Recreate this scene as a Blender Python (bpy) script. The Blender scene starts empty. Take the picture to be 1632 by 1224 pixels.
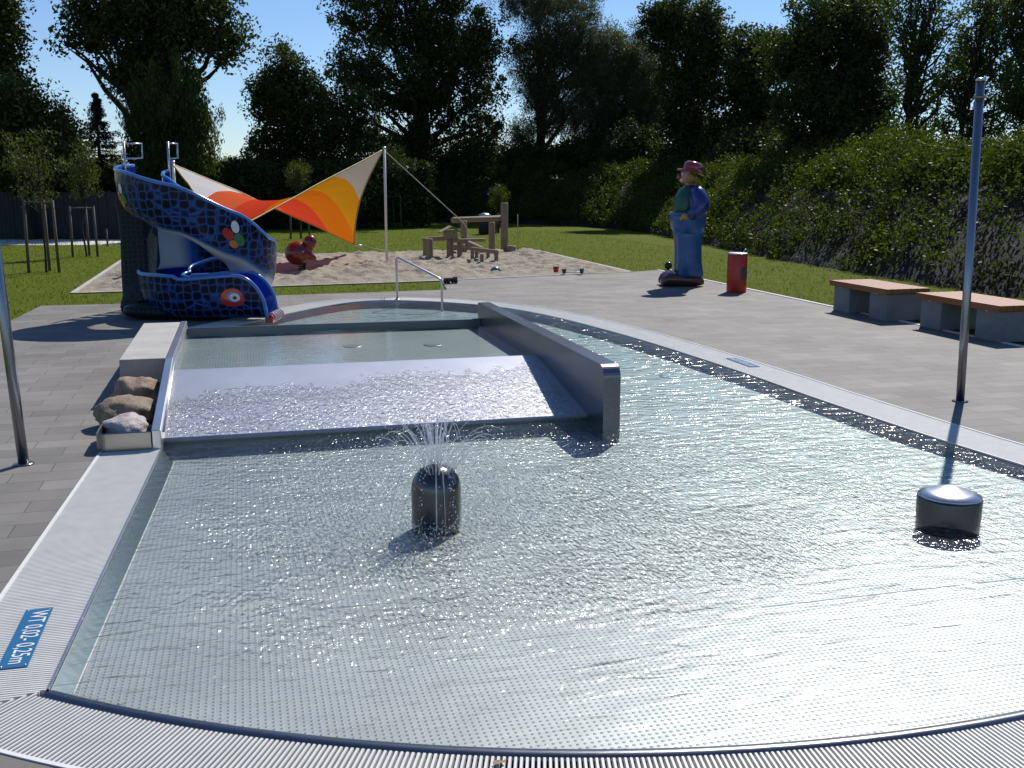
import bpy, bmesh, math, random
import numpy as np
from mathutils import Vector, Matrix, noise
from mathutils.geometry import tessellate_polygon
random.seed(7)
PI = math.pi
scene = bpy.context.scene
col = scene.collection

# ------------------------------------------------------------------ camera frame helpers
F = 1650.0; CH = 2.1; T = math.radians(14.5); P = math.atan(322 / F)
CX, CY = 0.703, -8.500
UX, UY = math.cos(T), math.sin(T)

def cf(X, D, z=0.0):
    """metres right of / ahead of the photographer's spot -> pool axes (x across the pool, y along it)"""
    return Vector((CX + X * UX + D * UY, CY - X * UY + D * UX, z))

def at(px, py, z=0.0):
    a = (px - 816) / F; b = (612 - py) / F
    dy = math.cos(P) + b * math.sin(P); dz = -math.sin(P) + b * math.cos(P)
    t = (z - CH) / dz
    return cf(a * t, dy * t, z)

# ------------------------------------------------------------------ mesh builder
class MB:
    def __init__(s): s.v = []; s.f = []; s.m = []; s.sm = []
    def add(s, vs, fs, mi=0, smooth=False):
        o = len(s.v); s.v += [tuple(x) for x in vs]
        for f in fs: s.f.append([i + o for i in f]); s.m.append(mi); s.sm.append(smooth)
        return s
    def box(s, a, b, mi=0, rz=0, taper=0):
        x0, y0, z0 = a; x1, y1, z1 = b
        t = taper
        vs = [(x0, y0, z0), (x1, y0, z0), (x1, y1, z0), (x0, y1, z0), (x0 + t, y0 + t, z1), (x1 - t, y0 + t, z1), (x1 - t, y1 - t, z1), (x0 + t, y1 - t, z1)]
        if rz:
            cx, cy = (x0 + x1) / 2, (y0 + y1) / 2; c, q = math.cos(rz), math.sin(rz)
            vs = [(cx + (x - cx) * c - (y - cy) * q, cy + (x - cx) * q + (y - cy) * c, z) for x, y, z in vs]
        return s.add(vs, [(0, 3, 2, 1), (4, 5, 6, 7), (0, 1, 5, 4), (1, 2, 6, 5), (2, 3, 7, 6), (3, 0, 4, 7)], mi)
    def tube(s, pts, r, n=8, mi=0, cap=True, closed=False):
        pts = [Vector(p) for p in pts]; N = len(pts)
        rs = r if isinstance(r, (list, tuple)) else [r] * N
        vs = []; fs = []
        up = Vector((0, 0, 1)); prev = None
        for i, p in enumerate(pts):
            if closed: d = pts[(i + 1) % N] - pts[i - 1]
            else: d = pts[min(i + 1, N - 1)] - pts[max(i - 1, 0)]
            if d.length < 1e-9: d = Vector((0, 0, 1))
            d.normalize()
            if prev is None:
                a = d.cross(up)
                if a.length < 1e-3: a = d.cross(Vector((0, 1, 0)))
            else: a = prev - d * prev.dot(d)
            a.normalize(); prev = a; b = d.cross(a)
            for k in range(n):
                q = 2 * PI * k / n
                vs.append(p + (a * math.cos(q) + b * math.sin(q)) * rs[i])
        M = N if closed else N - 1
        for i in range(M):
            for k in range(n):
                i2 = (i + 1) % N
                fs.append((i * n + k, i * n + (k + 1) % n, i2 * n + (k + 1) % n, i2 * n + k))
        if cap and not closed:
            fs.append(tuple(range(n))[::-1]); fs.append(tuple((N - 1) * n + k for k in range(n)))
        return s.add(vs, fs, mi, True)
    def lathe(s, c, prof, n=24, mi=0, squash=1.0):
        """prof: list of (r, z) from bottom to top"""
        vs = []; fs = []
        for r, z in prof:
            for k in range(n):
                q = 2 * PI * k / n; vs.append((c[0] + r * math.cos(q), c[1] + r * math.sin(q) * squash, c[2] + z))
        for i in range(len(prof) - 1):
            for k in range(n): fs.append((i * n + k, i * n + (k + 1) % n, (i + 1) * n + (k + 1) % n, (i + 1) * n + k))
        fs.append(tuple(range(n))[::-1]); fs.append(tuple((len(prof) - 1) * n + k for k in range(n)))
        return s.add(vs, fs, mi, True)
    def ell(s, c, r, n=16, m=10, mi=0, rot=None, bump=0, sc=3, seed=0):
        vs = []; fs = []; R = rot or Matrix.Identity(3)
        for i in range(m + 1):
            ph = -PI / 2 + PI * i / m
            for k in range(n):
                q = 2 * PI * k / n
                d = Vector((math.cos(ph) * math.cos(q), math.cos(ph) * math.sin(q), math.sin(ph)))
                f = 1 + (bump * noise.noise(d * sc + Vector((seed, seed * 2, 0))) if bump else 0)
                vs.append(Vector(c) + R @ Vector((d.x * r[0] * f, d.y * r[1] * f, d.z * r[2] * f)))
        for i in range(m):
            for k in range(n): fs.append((i * n + k, i * n + (k + 1) % n, (i + 1) * n + (k + 1) % n, (i + 1) * n + k))
        return s.add(vs, fs, mi, True)
    def loft(s, secs, n=20, mi=0, cap=True):
        """secs: (centre, rx, ry) horizontal ellipses"""
        vs = []; fs = []
        for c, rx, ry in secs:
            for k in range(n):
                q = 2 * PI * k / n; vs.append((c[0] + rx * math.cos(q), c[1] + ry * math.sin(q), c[2]))
        for i in range(len(secs) - 1):
            for k in range(n): fs.append((i * n + k, i * n + (k + 1) % n, (i + 1) * n + (k + 1) % n, (i + 1) * n + k))
        if cap: fs.append(tuple(range(n))[::-1]); fs.append(tuple((len(secs) - 1) * n + k for k in range(n)))
        return s.add(vs, fs, mi, True)
    def grid(s, P2, mi=0, smooth=True, flip=False):
        """P2: rows x cols of points"""
        R = len(P2); C = len(P2[0]); vs = [p for row in P2 for p in row]; fs = []
        for i in range(R - 1):
            for j in range(C - 1):
                f = (i * C + j, i * C + j + 1, (i + 1) * C + j + 1, (i + 1) * C + j)
                fs.append(f[::-1] if flip else f)
        return s.add(vs, fs, mi, smooth)
    def build(s, name, mats, parent=None, bevel=0, origin=None):
        me = bpy.data.meshes.new(name)
        vs = s.v
        if origin is not None: vs = [(x - origin[0], y - origin[1], z - origin[2]) for x, y, z in vs]
        me.from_pydata(vs, [], s.f)
        for m in (mats if isinstance(mats, (list, tuple)) else [mats]): me.materials.append(m)
        me.polygons.foreach_set('material_index', s.m); me.polygons.foreach_set('use_smooth', s.sm)
        me.update()
        o = bpy.data.objects.new(name, me); col.objects.link(o)
        if parent is not None: o.parent = parent
        if origin is not None: o.location = origin
        if bevel:
            b = o.modifiers.new('bevel', 'BEVEL'); b.width = bevel; b.segments = 2; b.limit_method = 'ANGLE'; b.angle_limit = 0.6
        return o

def npmesh(name, V, FA, mats, parent=None, midx=None, smooth=False):
    """V (n,3) float, FA (m,k) int numpy -> object"""
    me = bpy.data.meshes.new(name); k = FA.shape[1]
    me.vertices.add(len(V)); me.vertices.foreach_set('co', V.astype(np.float32).ravel())
    me.loops.add(FA.size); me.loops.foreach_set('vertex_index', FA.astype(np.int32).ravel())
    me.polygons.add(len(FA)); me.polygons.foreach_set('loop_start', np.arange(0, FA.size, k, dtype=np.int32))
    me.polygons.foreach_set('loop_total', np.full(len(FA), k, dtype=np.int32))
    for m in (mats if isinstance(mats, (list, tuple)) else [mats]): me.materials.append(m)
    if midx is not None: me.polygons.foreach_set('material_index', midx.astype(np.int32))
    if smooth: me.polygons.foreach_set('use_smooth', np.ones(len(FA), dtype=bool))
    me.update(calc_edges=True); me.validate()
    o = bpy.data.objects.new(name, me); col.objects.link(o)
    if parent is not None: o.parent = parent
    return o

def tag(o, label=None, cat=None, group=None, kind=None):
    if label: o['label'] = label
    if cat: o['category'] = cat
    if group: o['group'] = group
    if kind: o['kind'] = kind
    return o
def empty(name, loc, rz=0):
    o = bpy.data.objects.new(name, None); col.objects.link(o); o.location = loc; o.rotation_euler.z = rz
    o.empty_display_size = 0.2
    return o
def copy_tree(o, parent=None):
    c = o.copy(); col.objects.link(c)
    if parent is not None: c.parent = parent
    for ch in list(o.children): copy_tree(ch, c)
    return c

# ------------------------------------------------------------------ materials
class NT:
    def __init__(s, name):
        s.mat = bpy.data.materials.new(name); s.mat.use_nodes = True; s.t = s.mat.node_tree; s.t.nodes.clear()
        s.out = s.t.nodes.new('ShaderNodeOutputMaterial')
    def n(s, typ, ins=None, **kw):
        nd = s.t.nodes.new(typ)
        for k, v in kw.items(): setattr(nd, k, v)
        for k, v in (ins or {}).items():
            if isinstance(v, bpy.types.NodeSocket): s.t.links.new(v, nd.inputs[k])
            else: nd.inputs[k].default_value = v
        return nd
    def link(s, a, b): s.t.links.new(a, b)
    def math(s, op, a, b=0.0, c=None, clamp=False):
        nd = s.t.nodes.new('ShaderNodeMath'); nd.operation = op; nd.use_clamp = clamp
        for i, v in enumerate((a, b, c)):
            if v is None: continue
            if isinstance(v, bpy.types.NodeSocket): s.t.links.new(v, nd.inputs[i])
            else: nd.inputs[i].default_value = v
        return nd.outputs[0]
    def obj(s): return s.n('ShaderNodeTexCoord').outputs['Object']
    def noise(s, scale, detail=3, vec=None, rough=.5, out='Fac', dist=0):
        nd = s.n('ShaderNodeTexNoise', {'Scale': scale, 'Detail': detail, 'Roughness': rough, 'Distortion': dist})
        s.link(vec if vec is not None else s.obj(), nd.inputs['Vector'])
        return nd.outputs[out]
    def ramp(s, fac, stops, interp='LINEAR'):
        nd = s.t.nodes.new('ShaderNodeValToRGB'); nd.color_ramp.interpolation = interp
        cr = nd.color_ramp
        while len(cr.elements) < len(stops): cr.elements.new(0.5)
        for e, (p, c) in zip(cr.elements, stops):
            e.position = p; e.color = (c[0], c[1], c[2], 1) if not isinstance(c, (int, float)) else (c, c, c, 1)
        s.link(fac, nd.inputs['Fac']); return nd.outputs['Color']
    def mix(s, fac, a, b, typ='MIX'):
        nd = s.t.nodes.new('ShaderNodeMix'); nd.data_type = 'RGBA'; nd.blend_type = typ
        for sock, v in ((nd.inputs['Factor'], fac), (nd.inputs[6], a), (nd.inputs[7], b)):
            if isinstance(v, bpy.types.NodeSocket): s.link(v, sock)
            elif isinstance(v, (int, float)): sock.default_value = v
            else: sock.default_value = (v[0], v[1], v[2], 1)
        return nd.outputs[2]
    def scalevec(s, vec, sc):
        nd = s.n('ShaderNodeMapping', {'Scale': sc}); s.link(vec, nd.inputs['Vector']); return nd.outputs[0]
    def bump(s, h, strength=.5, dist=.01, normal=None):
        nd = s.n('ShaderNodeBump', {'Height': h, 'Strength': strength, 'Distance': dist})
        if normal is not None: s.link(normal, nd.inputs['Normal'])
        return nd.outputs[0]
    def pbr(s, color, rough=.6, metal=0, normal=None, **kw):
        nd = s.t.nodes.new('ShaderNodeBsdfPrincipled')
        def put(k, v):
            if isinstance(v, bpy.types.NodeSocket): s.link(v, nd.inputs[k])
            elif isinstance(v, (tuple, list)): nd.inputs[k].default_value = (v[0], v[1], v[2], 1)
            else: nd.inputs[k].default_value = v
        put('Base Color', color); put('Roughness', rough); put('Metallic', metal)
        if normal is not None: s.link(normal, nd.inputs['Normal'])
        for k, v in kw.items(): put(k.replace('_', ' '), v)
        s.link(nd.outputs[0], s.out.inputs['Surface']); return nd

def simple(name, c, rough=.5, metal=0, var=.15, vs=8, bump=.0, bs=40, **kw):
    n = NT(name); f = n.noise(vs, 4)
    colr = n.mix(n.ramp(f, [(.3, 0), (.7, 1)]), [x * (1 - var) for x in c], [min(1, x * (1 + var)) for x in c])
    nm = n.bump(n.noise(bs, 3), bump, .01) if bump else None
    n.pbr(colr, rough, metal, nm, **kw); return n.mat

def m_paving():
    n = NT('paving_stone'); v = n.obj()
    br = n.n('ShaderNodeTexBrick', {'Vector': v, 'Scale': 1.0, 'Mortar Size': .0045, 'Mortar Smooth': .25, 'Brick Width': .5, 'Row Height': .25, 'Bias': 0.0,
             'Color1': (.158, .144, .127, 1), 'Color2': (.222, .203, .179, 1), 'Mortar': (.09, .085, .08, 1)})
    br.offset = .5
    g = n.ramp(n.noise(90, 4, rough=.7), [(.25, .8), (.75, 1.15)])
    b = n.ramp(n.noise(.9, 5, rough=.6), [(.3, .74), (.7, 1.14)])
    st = n.ramp(n.noise(3.1, 6, n.scalevec(v, (1, 1.6, 1)), .75), [(.32, .72), (.42, 1.0)])
    c = n.mix(1, br.outputs['Color'], g, 'MULTIPLY'); c = n.mix(1, c, b, 'MULTIPLY'); c = n.mix(.6, c, st, 'MULTIPLY')
    h = n.math('ADD', n.math('MULTIPLY', br.outputs['Fac'], -1.0), n.math('MULTIPLY', n.noise(160, 3), .25))
    n.pbr(c, .75, 0, n.bump(h, .5, .004)); return n.mat

def m_grass_ground():
    n = NT('lawn_turf'); v = n.obj()
    a = n.noise(60, 4, rough=.8); b = n.noise(1.3, 4, rough=.6); c2 = n.noise(.22, 3)
    c = n.mix(n.ramp(a, [(.3, 0), (.7, 1)]), (.055, .085, .004), (.125, .155, .010))
    c = n.mix(n.ramp(b, [(.3, 0), (.75, .7)]), c, (.16, .165, .03))
    c = n.mix(n.ramp(c2, [(.4, 0), (.7, .5)]), c, (.10, .135, .012))
    nm = n.bump(n.noise(120, 4, rough=.8), .8, .03)
    n.pbr(c, .85, 0, nm, Specular_IOR_Level=.05); return n.mat

def m_sand():
    n = NT('play_sand'); a = n.noise(2.2, 6, rough=.7); b = n.noise(220, 3)
    c = n.mix(n.ramp(a, [(.3, 0), (.65, 1)]), (.25, .205, .145), (.40, .345, .26))
    c = n.mix(n.ramp(b, [(.3, .3), (.8, 0)]), c, (.25, .20, .14))
    h = n.math('ADD', n.noise(5, 6, rough=.7), n.math('MULTIPLY', n.noise(60, 3), .15))
    n.pbr(c, .9, 0, n.bump(h, .9, .08)); return n.mat

def m_steel(name='brushed_steel', c=(.62, .62, .64), rough=.32, sc=(3, 60, 60), met=1.0):
    n = NT(name); v = n.obj()
    f = n.noise(3, 4, n.scalevec(v, sc), .6); g = n.noise(2, 4)
    colr = n.mix(n.ramp(g, [(.3, 0), (.7, 1)]), [x * .85 for x in c], c)
    r = n.math('ADD', n.math('MULTIPLY', f, .16), rough - .08)
    n.pbr(colr, r, met, n.bump(f, .12, .002)); return n.mat

def m_floor(name='embossed_steel_floor', pitch=.03):
    n = NT(name); v = n.obj(); sx = n.n('ShaderNodeSeparateXYZ'); n.link(v, sx.inputs[0])
    def cell(x): return n.math('SUBTRACT', n.math('FRACT', n.math('DIVIDE', x, pitch)), .5)
    cx, cy = cell(sx.outputs[0]), cell(sx.outputs[1])
    d = n.math('SQRT', n.math('ADD', n.math('MULTIPLY', cx, cx), n.math('MULTIPLY', cy, cy)))
    dot = n.n('ShaderNodeMapRange', {'Value': d, 'From Min': .14, 'From Max': .27, 'To Min': 1.0, 'To Max': 0.0}); dot.interpolation_type = 'SMOOTHSTEP'
    g = n.noise(1.3, 5, rough=.6); f = n.noise(30, 4)
    base = n.mix(n.ramp(g, [(.3, 0), (.7, 1)]), (.35, .335, .31), (.45, .435, .405))
    base = n.mix(n.math('MULTIPLY', dot.outputs[0], .75), base, (.13, .14, .16))
    rough = n.math('ADD', n.math('MULTIPLY', f, .12), .42)
    nm = n.bump(dot.outputs[0], .8, .0025)
    nm = n.bump(n.noise(2.5, 3), .25, .03, nm)
    n.pbr(base, rough, .36, nm); return n.mat

def m_water(name, kind):
    n = NT(name); v = n.obj(); sx = n.n('ShaderNodeSeparateXYZ'); n.link(v, sx.inputs[0]); x, y = sx.outputs[0], sx.outputs[1]
    def dist(a, b):
        dx = n.math('SUBTRACT', x, a); dy = n.math('SUBTRACT', y, b)
        return n.math('SQRT', n.math('ADD', n.math('MULTIPLY', dx, dx), n.math('MULTIPLY', dy, dy)))
    def mr(val, a, b, c, d):
        q = n.n('ShaderNodeMapRange', {'Value': val, 'From Min': a, 'From Max': b, 'To Min': c, 'To Max': d}); return q.outputs[0]
    if kind == 'pool':
        d1 = dist(DOME[0], DOME[1]); d2 = dist(DRUM[0], DRUM[1])
        wob = n.math('MULTIPLY', n.noise(2.2, 3), 9.0)
        wob = n.math('ADD', wob, n.math('MULTIPLY', n.noise(.9, 3), 22.0))
        brk = n.ramp(n.noise(3.2, 3), [(.40, 0), (.62, 1)])
        ring = n.math('SINE', n.math('ADD', n.math('MULTIPLY', d1, 50), wob))
        ring = n.math('MULTIPLY', n.math('MULTIPLY', ring, brk), mr(d1, .2, 3.6, .05, .03))
        ring2 = n.math('SINE', n.math('ADD', n.math('MULTIPLY', d2, 46), n.math('MULTIPLY', wob, .7)))
        ring2 = n.math('MULTIPLY', n.math('MULTIPLY', ring2, brk), mr(d2, .2, 1.6, .022, .0))
        chop = n.noise(1, 1, n.scalevec(v, (23, 12, 1)), .5, dist=.7)
        chop2 = n.noise(1, 0, n.scalevec(v, (45, 20, 1)), .5)
        a1 = mr(d1, .2, 2.8, 1.25, .38); far = n.math('MULTIPLY', n.math('MULTIPLY', mr(y, -1.2, .8, 1.0, .22), mr(x, 4.2, 6.0, 1.0, .45)), mr(n.math('ADD', y, n.math('MULTIPLY', n.noise(1.4, 2), 1.2)), -4.0, -2.5, .09, 1.0))
        left = mr(x, .12, .8, .22, 1.0); zone = n.ramp(n.noise(1.1, 3), [(.34, .35), (.62, 1.3)])
        h = n.math('MULTIPLY', n.math('ADD', chop, n.math('MULTIPLY', chop2, .55)), n.math('MULTIPLY', n.math('MULTIPLY', a1, zone), n.math('MULTIPLY', left, far)))
        h = n.math('ADD', h, ring); h = n.math('ADD', h, ring2)
        h = n.math('ADD', h, n.math('MULTIPLY', n.noise(5.5, 2, n.scalevec(v, (.55, 1.6, 1)), .5, dist=1.0), mr(y, -5.2, -1.0, .35, .6)))
        nm = n.bump(h, 1.0, .058); gr = .155
    elif kind == 'ramp':
        edge = n.math('ADD', y, n.math('MULTIPLY', n.noise(2.2, 4, n.scalevec(v, (1, .25, 1)), .6), .9))
        edge = n.math('ADD', edge, n.math('MULTIPLY', n.noise(16, 3, n.scalevec(v, (1, .5, 1)), .7), .9))
        edge = n.math('SUBTRACT', edge, n.math('MULTIPLY', x, .10))
        rag = mr(edge, 1.7, 2.1, 1.0, .0)
        fl = n.math('ADD', n.noise(1, 1, n.scalevec(v, (17, 12, 1)), .5, dist=1.3), n.math('MULTIPLY', n.noise(1, 0, n.scalevec(v, (34, 20, 1))), .35))
        h = n.math('MULTIPLY', fl, n.math('ADD', rag, .035))
        nm = n.bump(h, 1.0, .046); gr = .17
    else:
        h = n.math('ADD', n.noise(10, 3, n.scalevec(v, (.6, 1.5, 1)), .55), n.math('MULTIPLY', n.noise(40, 2), .18))
        nm = n.bump(h, .5, .006); gr = .03
    geo = n.n('ShaderNodeNewGeometry'); dt = n.n('ShaderNodeVectorMath', operation='DOT_PRODUCT'); n.link(nm, dt.inputs[0]); n.link(geo.outputs['Incoming'], dt.inputs[1])
    cosv = n.math('MINIMUM', n.math('ABSOLUTE', dt.outputs['Value']), 1.0)
    frs = n.math('ADD', .02, n.math('MULTIPLY', .98, n.math('POWER', n.math('SUBTRACT', 1.0, cosv), 5.0)))
    gl = n.n('ShaderNodeBsdfGlossy', {'Color': (1, 1, 1, 1), 'Roughness': gr}); n.link(nm, gl.inputs['Normal'])
    tr = n.n('ShaderNodeBsdfTransparent', {'Color': (.955, .985, .99, 1) if kind != 'ramp' else (.95, .96, .97, 1)})
    mx = n.t.nodes.new('ShaderNodeMixShader'); n.link(frs, mx.inputs[0]); n.link(tr.outputs[0], mx.inputs[1]); n.link(gl.outputs[0], mx.inputs[2])
    n.link(mx.outputs[0], n.out.inputs['Surface'])
    if kind != 'ramp':
        ab = n.n('ShaderNodeVolumeAbsorption', {'Color': (.46, .85, .84, 1), 'Density': .6}); n.link(ab.outputs[0], n.out.inputs['Volume'])
    return n.mat

def m_leaf(name, dark, light, trans=.35, spec=.3, sc=.35):
    n = NT(name); geo = n.n('ShaderNodeNewGeometry')
    f = n.ramp(n.noise(sc, 3), [(.35, 0), (.65, 1)])
    r = geo.outputs['Random Per Island']
    m = n.math('ADD', n.math('MULTIPLY', f, .5), n.math('MULTIPLY', r, .5))
    c = n.mix(m, dark, light)
    p = n.pbr(c, .55, 0, Specular_IOR_Level=spec)
    tb = n.n('ShaderNodeBsdfTranslucent'); tc = n.mix(1, c, (1.25, 1.35, .55), 'MULTIPLY'); n.link(tc, tb.inputs['Color'])
    mx = n.t.nodes.new('ShaderNodeMixShader'); mx.inputs[0].default_value = trans
    n.link(p.outputs[0], mx.inputs[1]); n.link(tb.outputs[0], mx.inputs[2]); n.link(mx.outputs[0], n.out.inputs['Surface'])
    return n.mat

def m_scales(name, edge, mid, rough=.22, scale=8):
    n = NT(name); v = n.obj()
    vo = n.n('ShaderNodeTexVoronoi', {'Scale': scale, 'Vector': v, 'Randomness': .35}, feature='DISTANCE_TO_EDGE')
    nf = n.noise(16, 3)
    d = n.math('ADD', vo.outputs['Distance'], n.math('MULTIPLY', n.math('SUBTRACT', nf, .5), .03))
    c = n.ramp(d, [(.03, edge), (.065, [x * 2.4 for x in mid]), (.15, [x * 2.2 for x in mid]), (.2, [x * .7 for x in mid])])
    n.pbr(c, rough, 0, None, Specular_IOR_Level=.28); return n.mat

def m_shell(name, edge, mid, rough=.25, scale=8):
    n = NT(name); v = n.obj()
    vo = n.n('ShaderNodeTexVoronoi', {'Scale': scale, 'Vector': v, 'Randomness': .38})
    ve = n.n('ShaderNodeTexVoronoi', {'Scale': scale, 'Vector': v, 'Randomness': .38}, feature='DISTANCE_TO_EDGE')
    d = n.math('ADD', vo.outputs['Distance'], n.math('MULTIPLY', n.math('SUBTRACT', n.noise(16, 3), .5), .06))
    c = n.ramp(d, [(0, (.003, .004, .014)), (.44, (.004, .006, .020)), (.52, (.008, .018, .070)), (.62, (.012, .03, .12))])
    ln = n.ramp(n.math('ADD', ve.outputs['Distance'], n.math('MULTIPLY', n.math('SUBTRACT', n.noise(11, 2), .5), .04)), [(.03, 1), (.085, 0)]); c = n.mix(ln, c, edge)
    at_ = n.n('ShaderNodeAttribute', attribute_name='blend', attribute_type='GEOMETRY')
    b = n.n('ShaderNodeMapRange', {'Value': at_.outputs['Fac'], 'From Min': -1.2, 'From Max': 0.2}); w_ = n.n('ShaderNodeMapRange', {'Value': at_.outputs['Fac'], 'From Min': .0, 'From Max': 1.5})
    c = n.mix(b.outputs[0], c, (.035, .12, .32)); c = n.mix(w_.outputs[0], c, (.62, .60, .48))
    n.pbr(c, rough, 0, None, Specular_IOR_Level=.18); return n.mat

def m_wood(name, a, b, sc=(1, 14, 14), rough=.7):
    n = NT(name); v = n.obj(); f = n.noise(2.5, 5, n.scalevec(v, sc), .65)
    n.pbr(n.mix(n.ramp(f, [(.3, 0), (.7, 1)]), a, b), rough, 0, n.bump(f, .3, .01)); return n.mat

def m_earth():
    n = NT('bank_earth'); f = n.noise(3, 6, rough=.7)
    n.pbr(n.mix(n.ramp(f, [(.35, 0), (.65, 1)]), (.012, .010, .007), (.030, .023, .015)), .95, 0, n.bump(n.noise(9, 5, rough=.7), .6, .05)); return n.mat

def m_concrete(name, a, b):
    n = NT(name); f = n.noise(2.5, 6, rough=.65); g = n.noise(60, 4, rough=.7)
    c = n.mix(n.ramp(f, [(.3, 0), (.7, 1)]), a, b); c = n.mix(.6, c, n.ramp(g, [(.3, .75), (.7, 1.15)]), 'MULTIPLY')
    n.pbr(c, .85, 0, n.bump(g, .35, .006)); return n.mat

def m_stone(name, a, b, c3):
    n = NT(name); f = n.noise(7, 6, rough=.7); g = n.noise(2.2, 4, dist=1.5)
    c = n.mix(n.ramp(f, [(.35, 0), (.65, 1)]), a, b); c = n.mix(n.ramp(g, [(.45, 0), (.6, .8)]), c, c3)
    n.pbr(c, .7, 0, n.bump(n.math('ADD', f, n.math('MULTIPLY', n.noise(50, 4), .3)), .6, .03)); return n.mat

def m_fabric():
    n = NT('sail_fabric'); uv = n.n('ShaderNodeUVMap'); sx = n.n('ShaderNodeSeparateXYZ'); n.link(uv.outputs[0], sx.inputs[0])
    s_ = n.math('MULTIPLY', n.math('ADD', sx.outputs[0], sx.outputs[1]), .5)
    dd = n.math('MULTIPLY', n.math('SUBTRACT', sx.outputs[1], sx.outputs[0]), .13)
    f = n.math('ADD', s_, dd)
    c = n.ramp(f, [(0, (.72, .70, .68)), (.2, (.74, .13, .05)), (.36, (.70, .065, .025)), (.535, (.72, .17, .010)), (.665, (.68, .28, .012)), (.80, (.50, .43, .35))], 'CONSTANT')
    di = n.n('ShaderNodeBsdfDiffuse'); tl = n.n('ShaderNodeBsdfTranslucent'); n.link(c, di.inputs['Color']); n.link(c, tl.inputs['Color'])
    mx = n.t.nodes.new('ShaderNodeMixShader'); mx.inputs[0].default_value = .42
    n.link(di.outputs[0], mx.inputs[1]); n.link(tl.outputs[0], mx.inputs[2]); n.link(mx.outputs[0], n.out.inputs['Surface']); return n.mat

def m_spray():
    n = NT('water_drops'); p = n.pbr((.9, .93, .95), .08, 0, None, Specular_IOR_Level=.8)
    tr = n.n('ShaderNodeBsdfTransparent'); mx = n.t.nodes.new('ShaderNodeMixShader'); mx.inputs[0].default_value = .55
    n.link(p.outputs[0], mx.inputs[1]); n.link(tr.outputs[0], mx.inputs[2]); n.link(mx.outputs[0], n.out.inputs['Surface']); return n.mat

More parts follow.
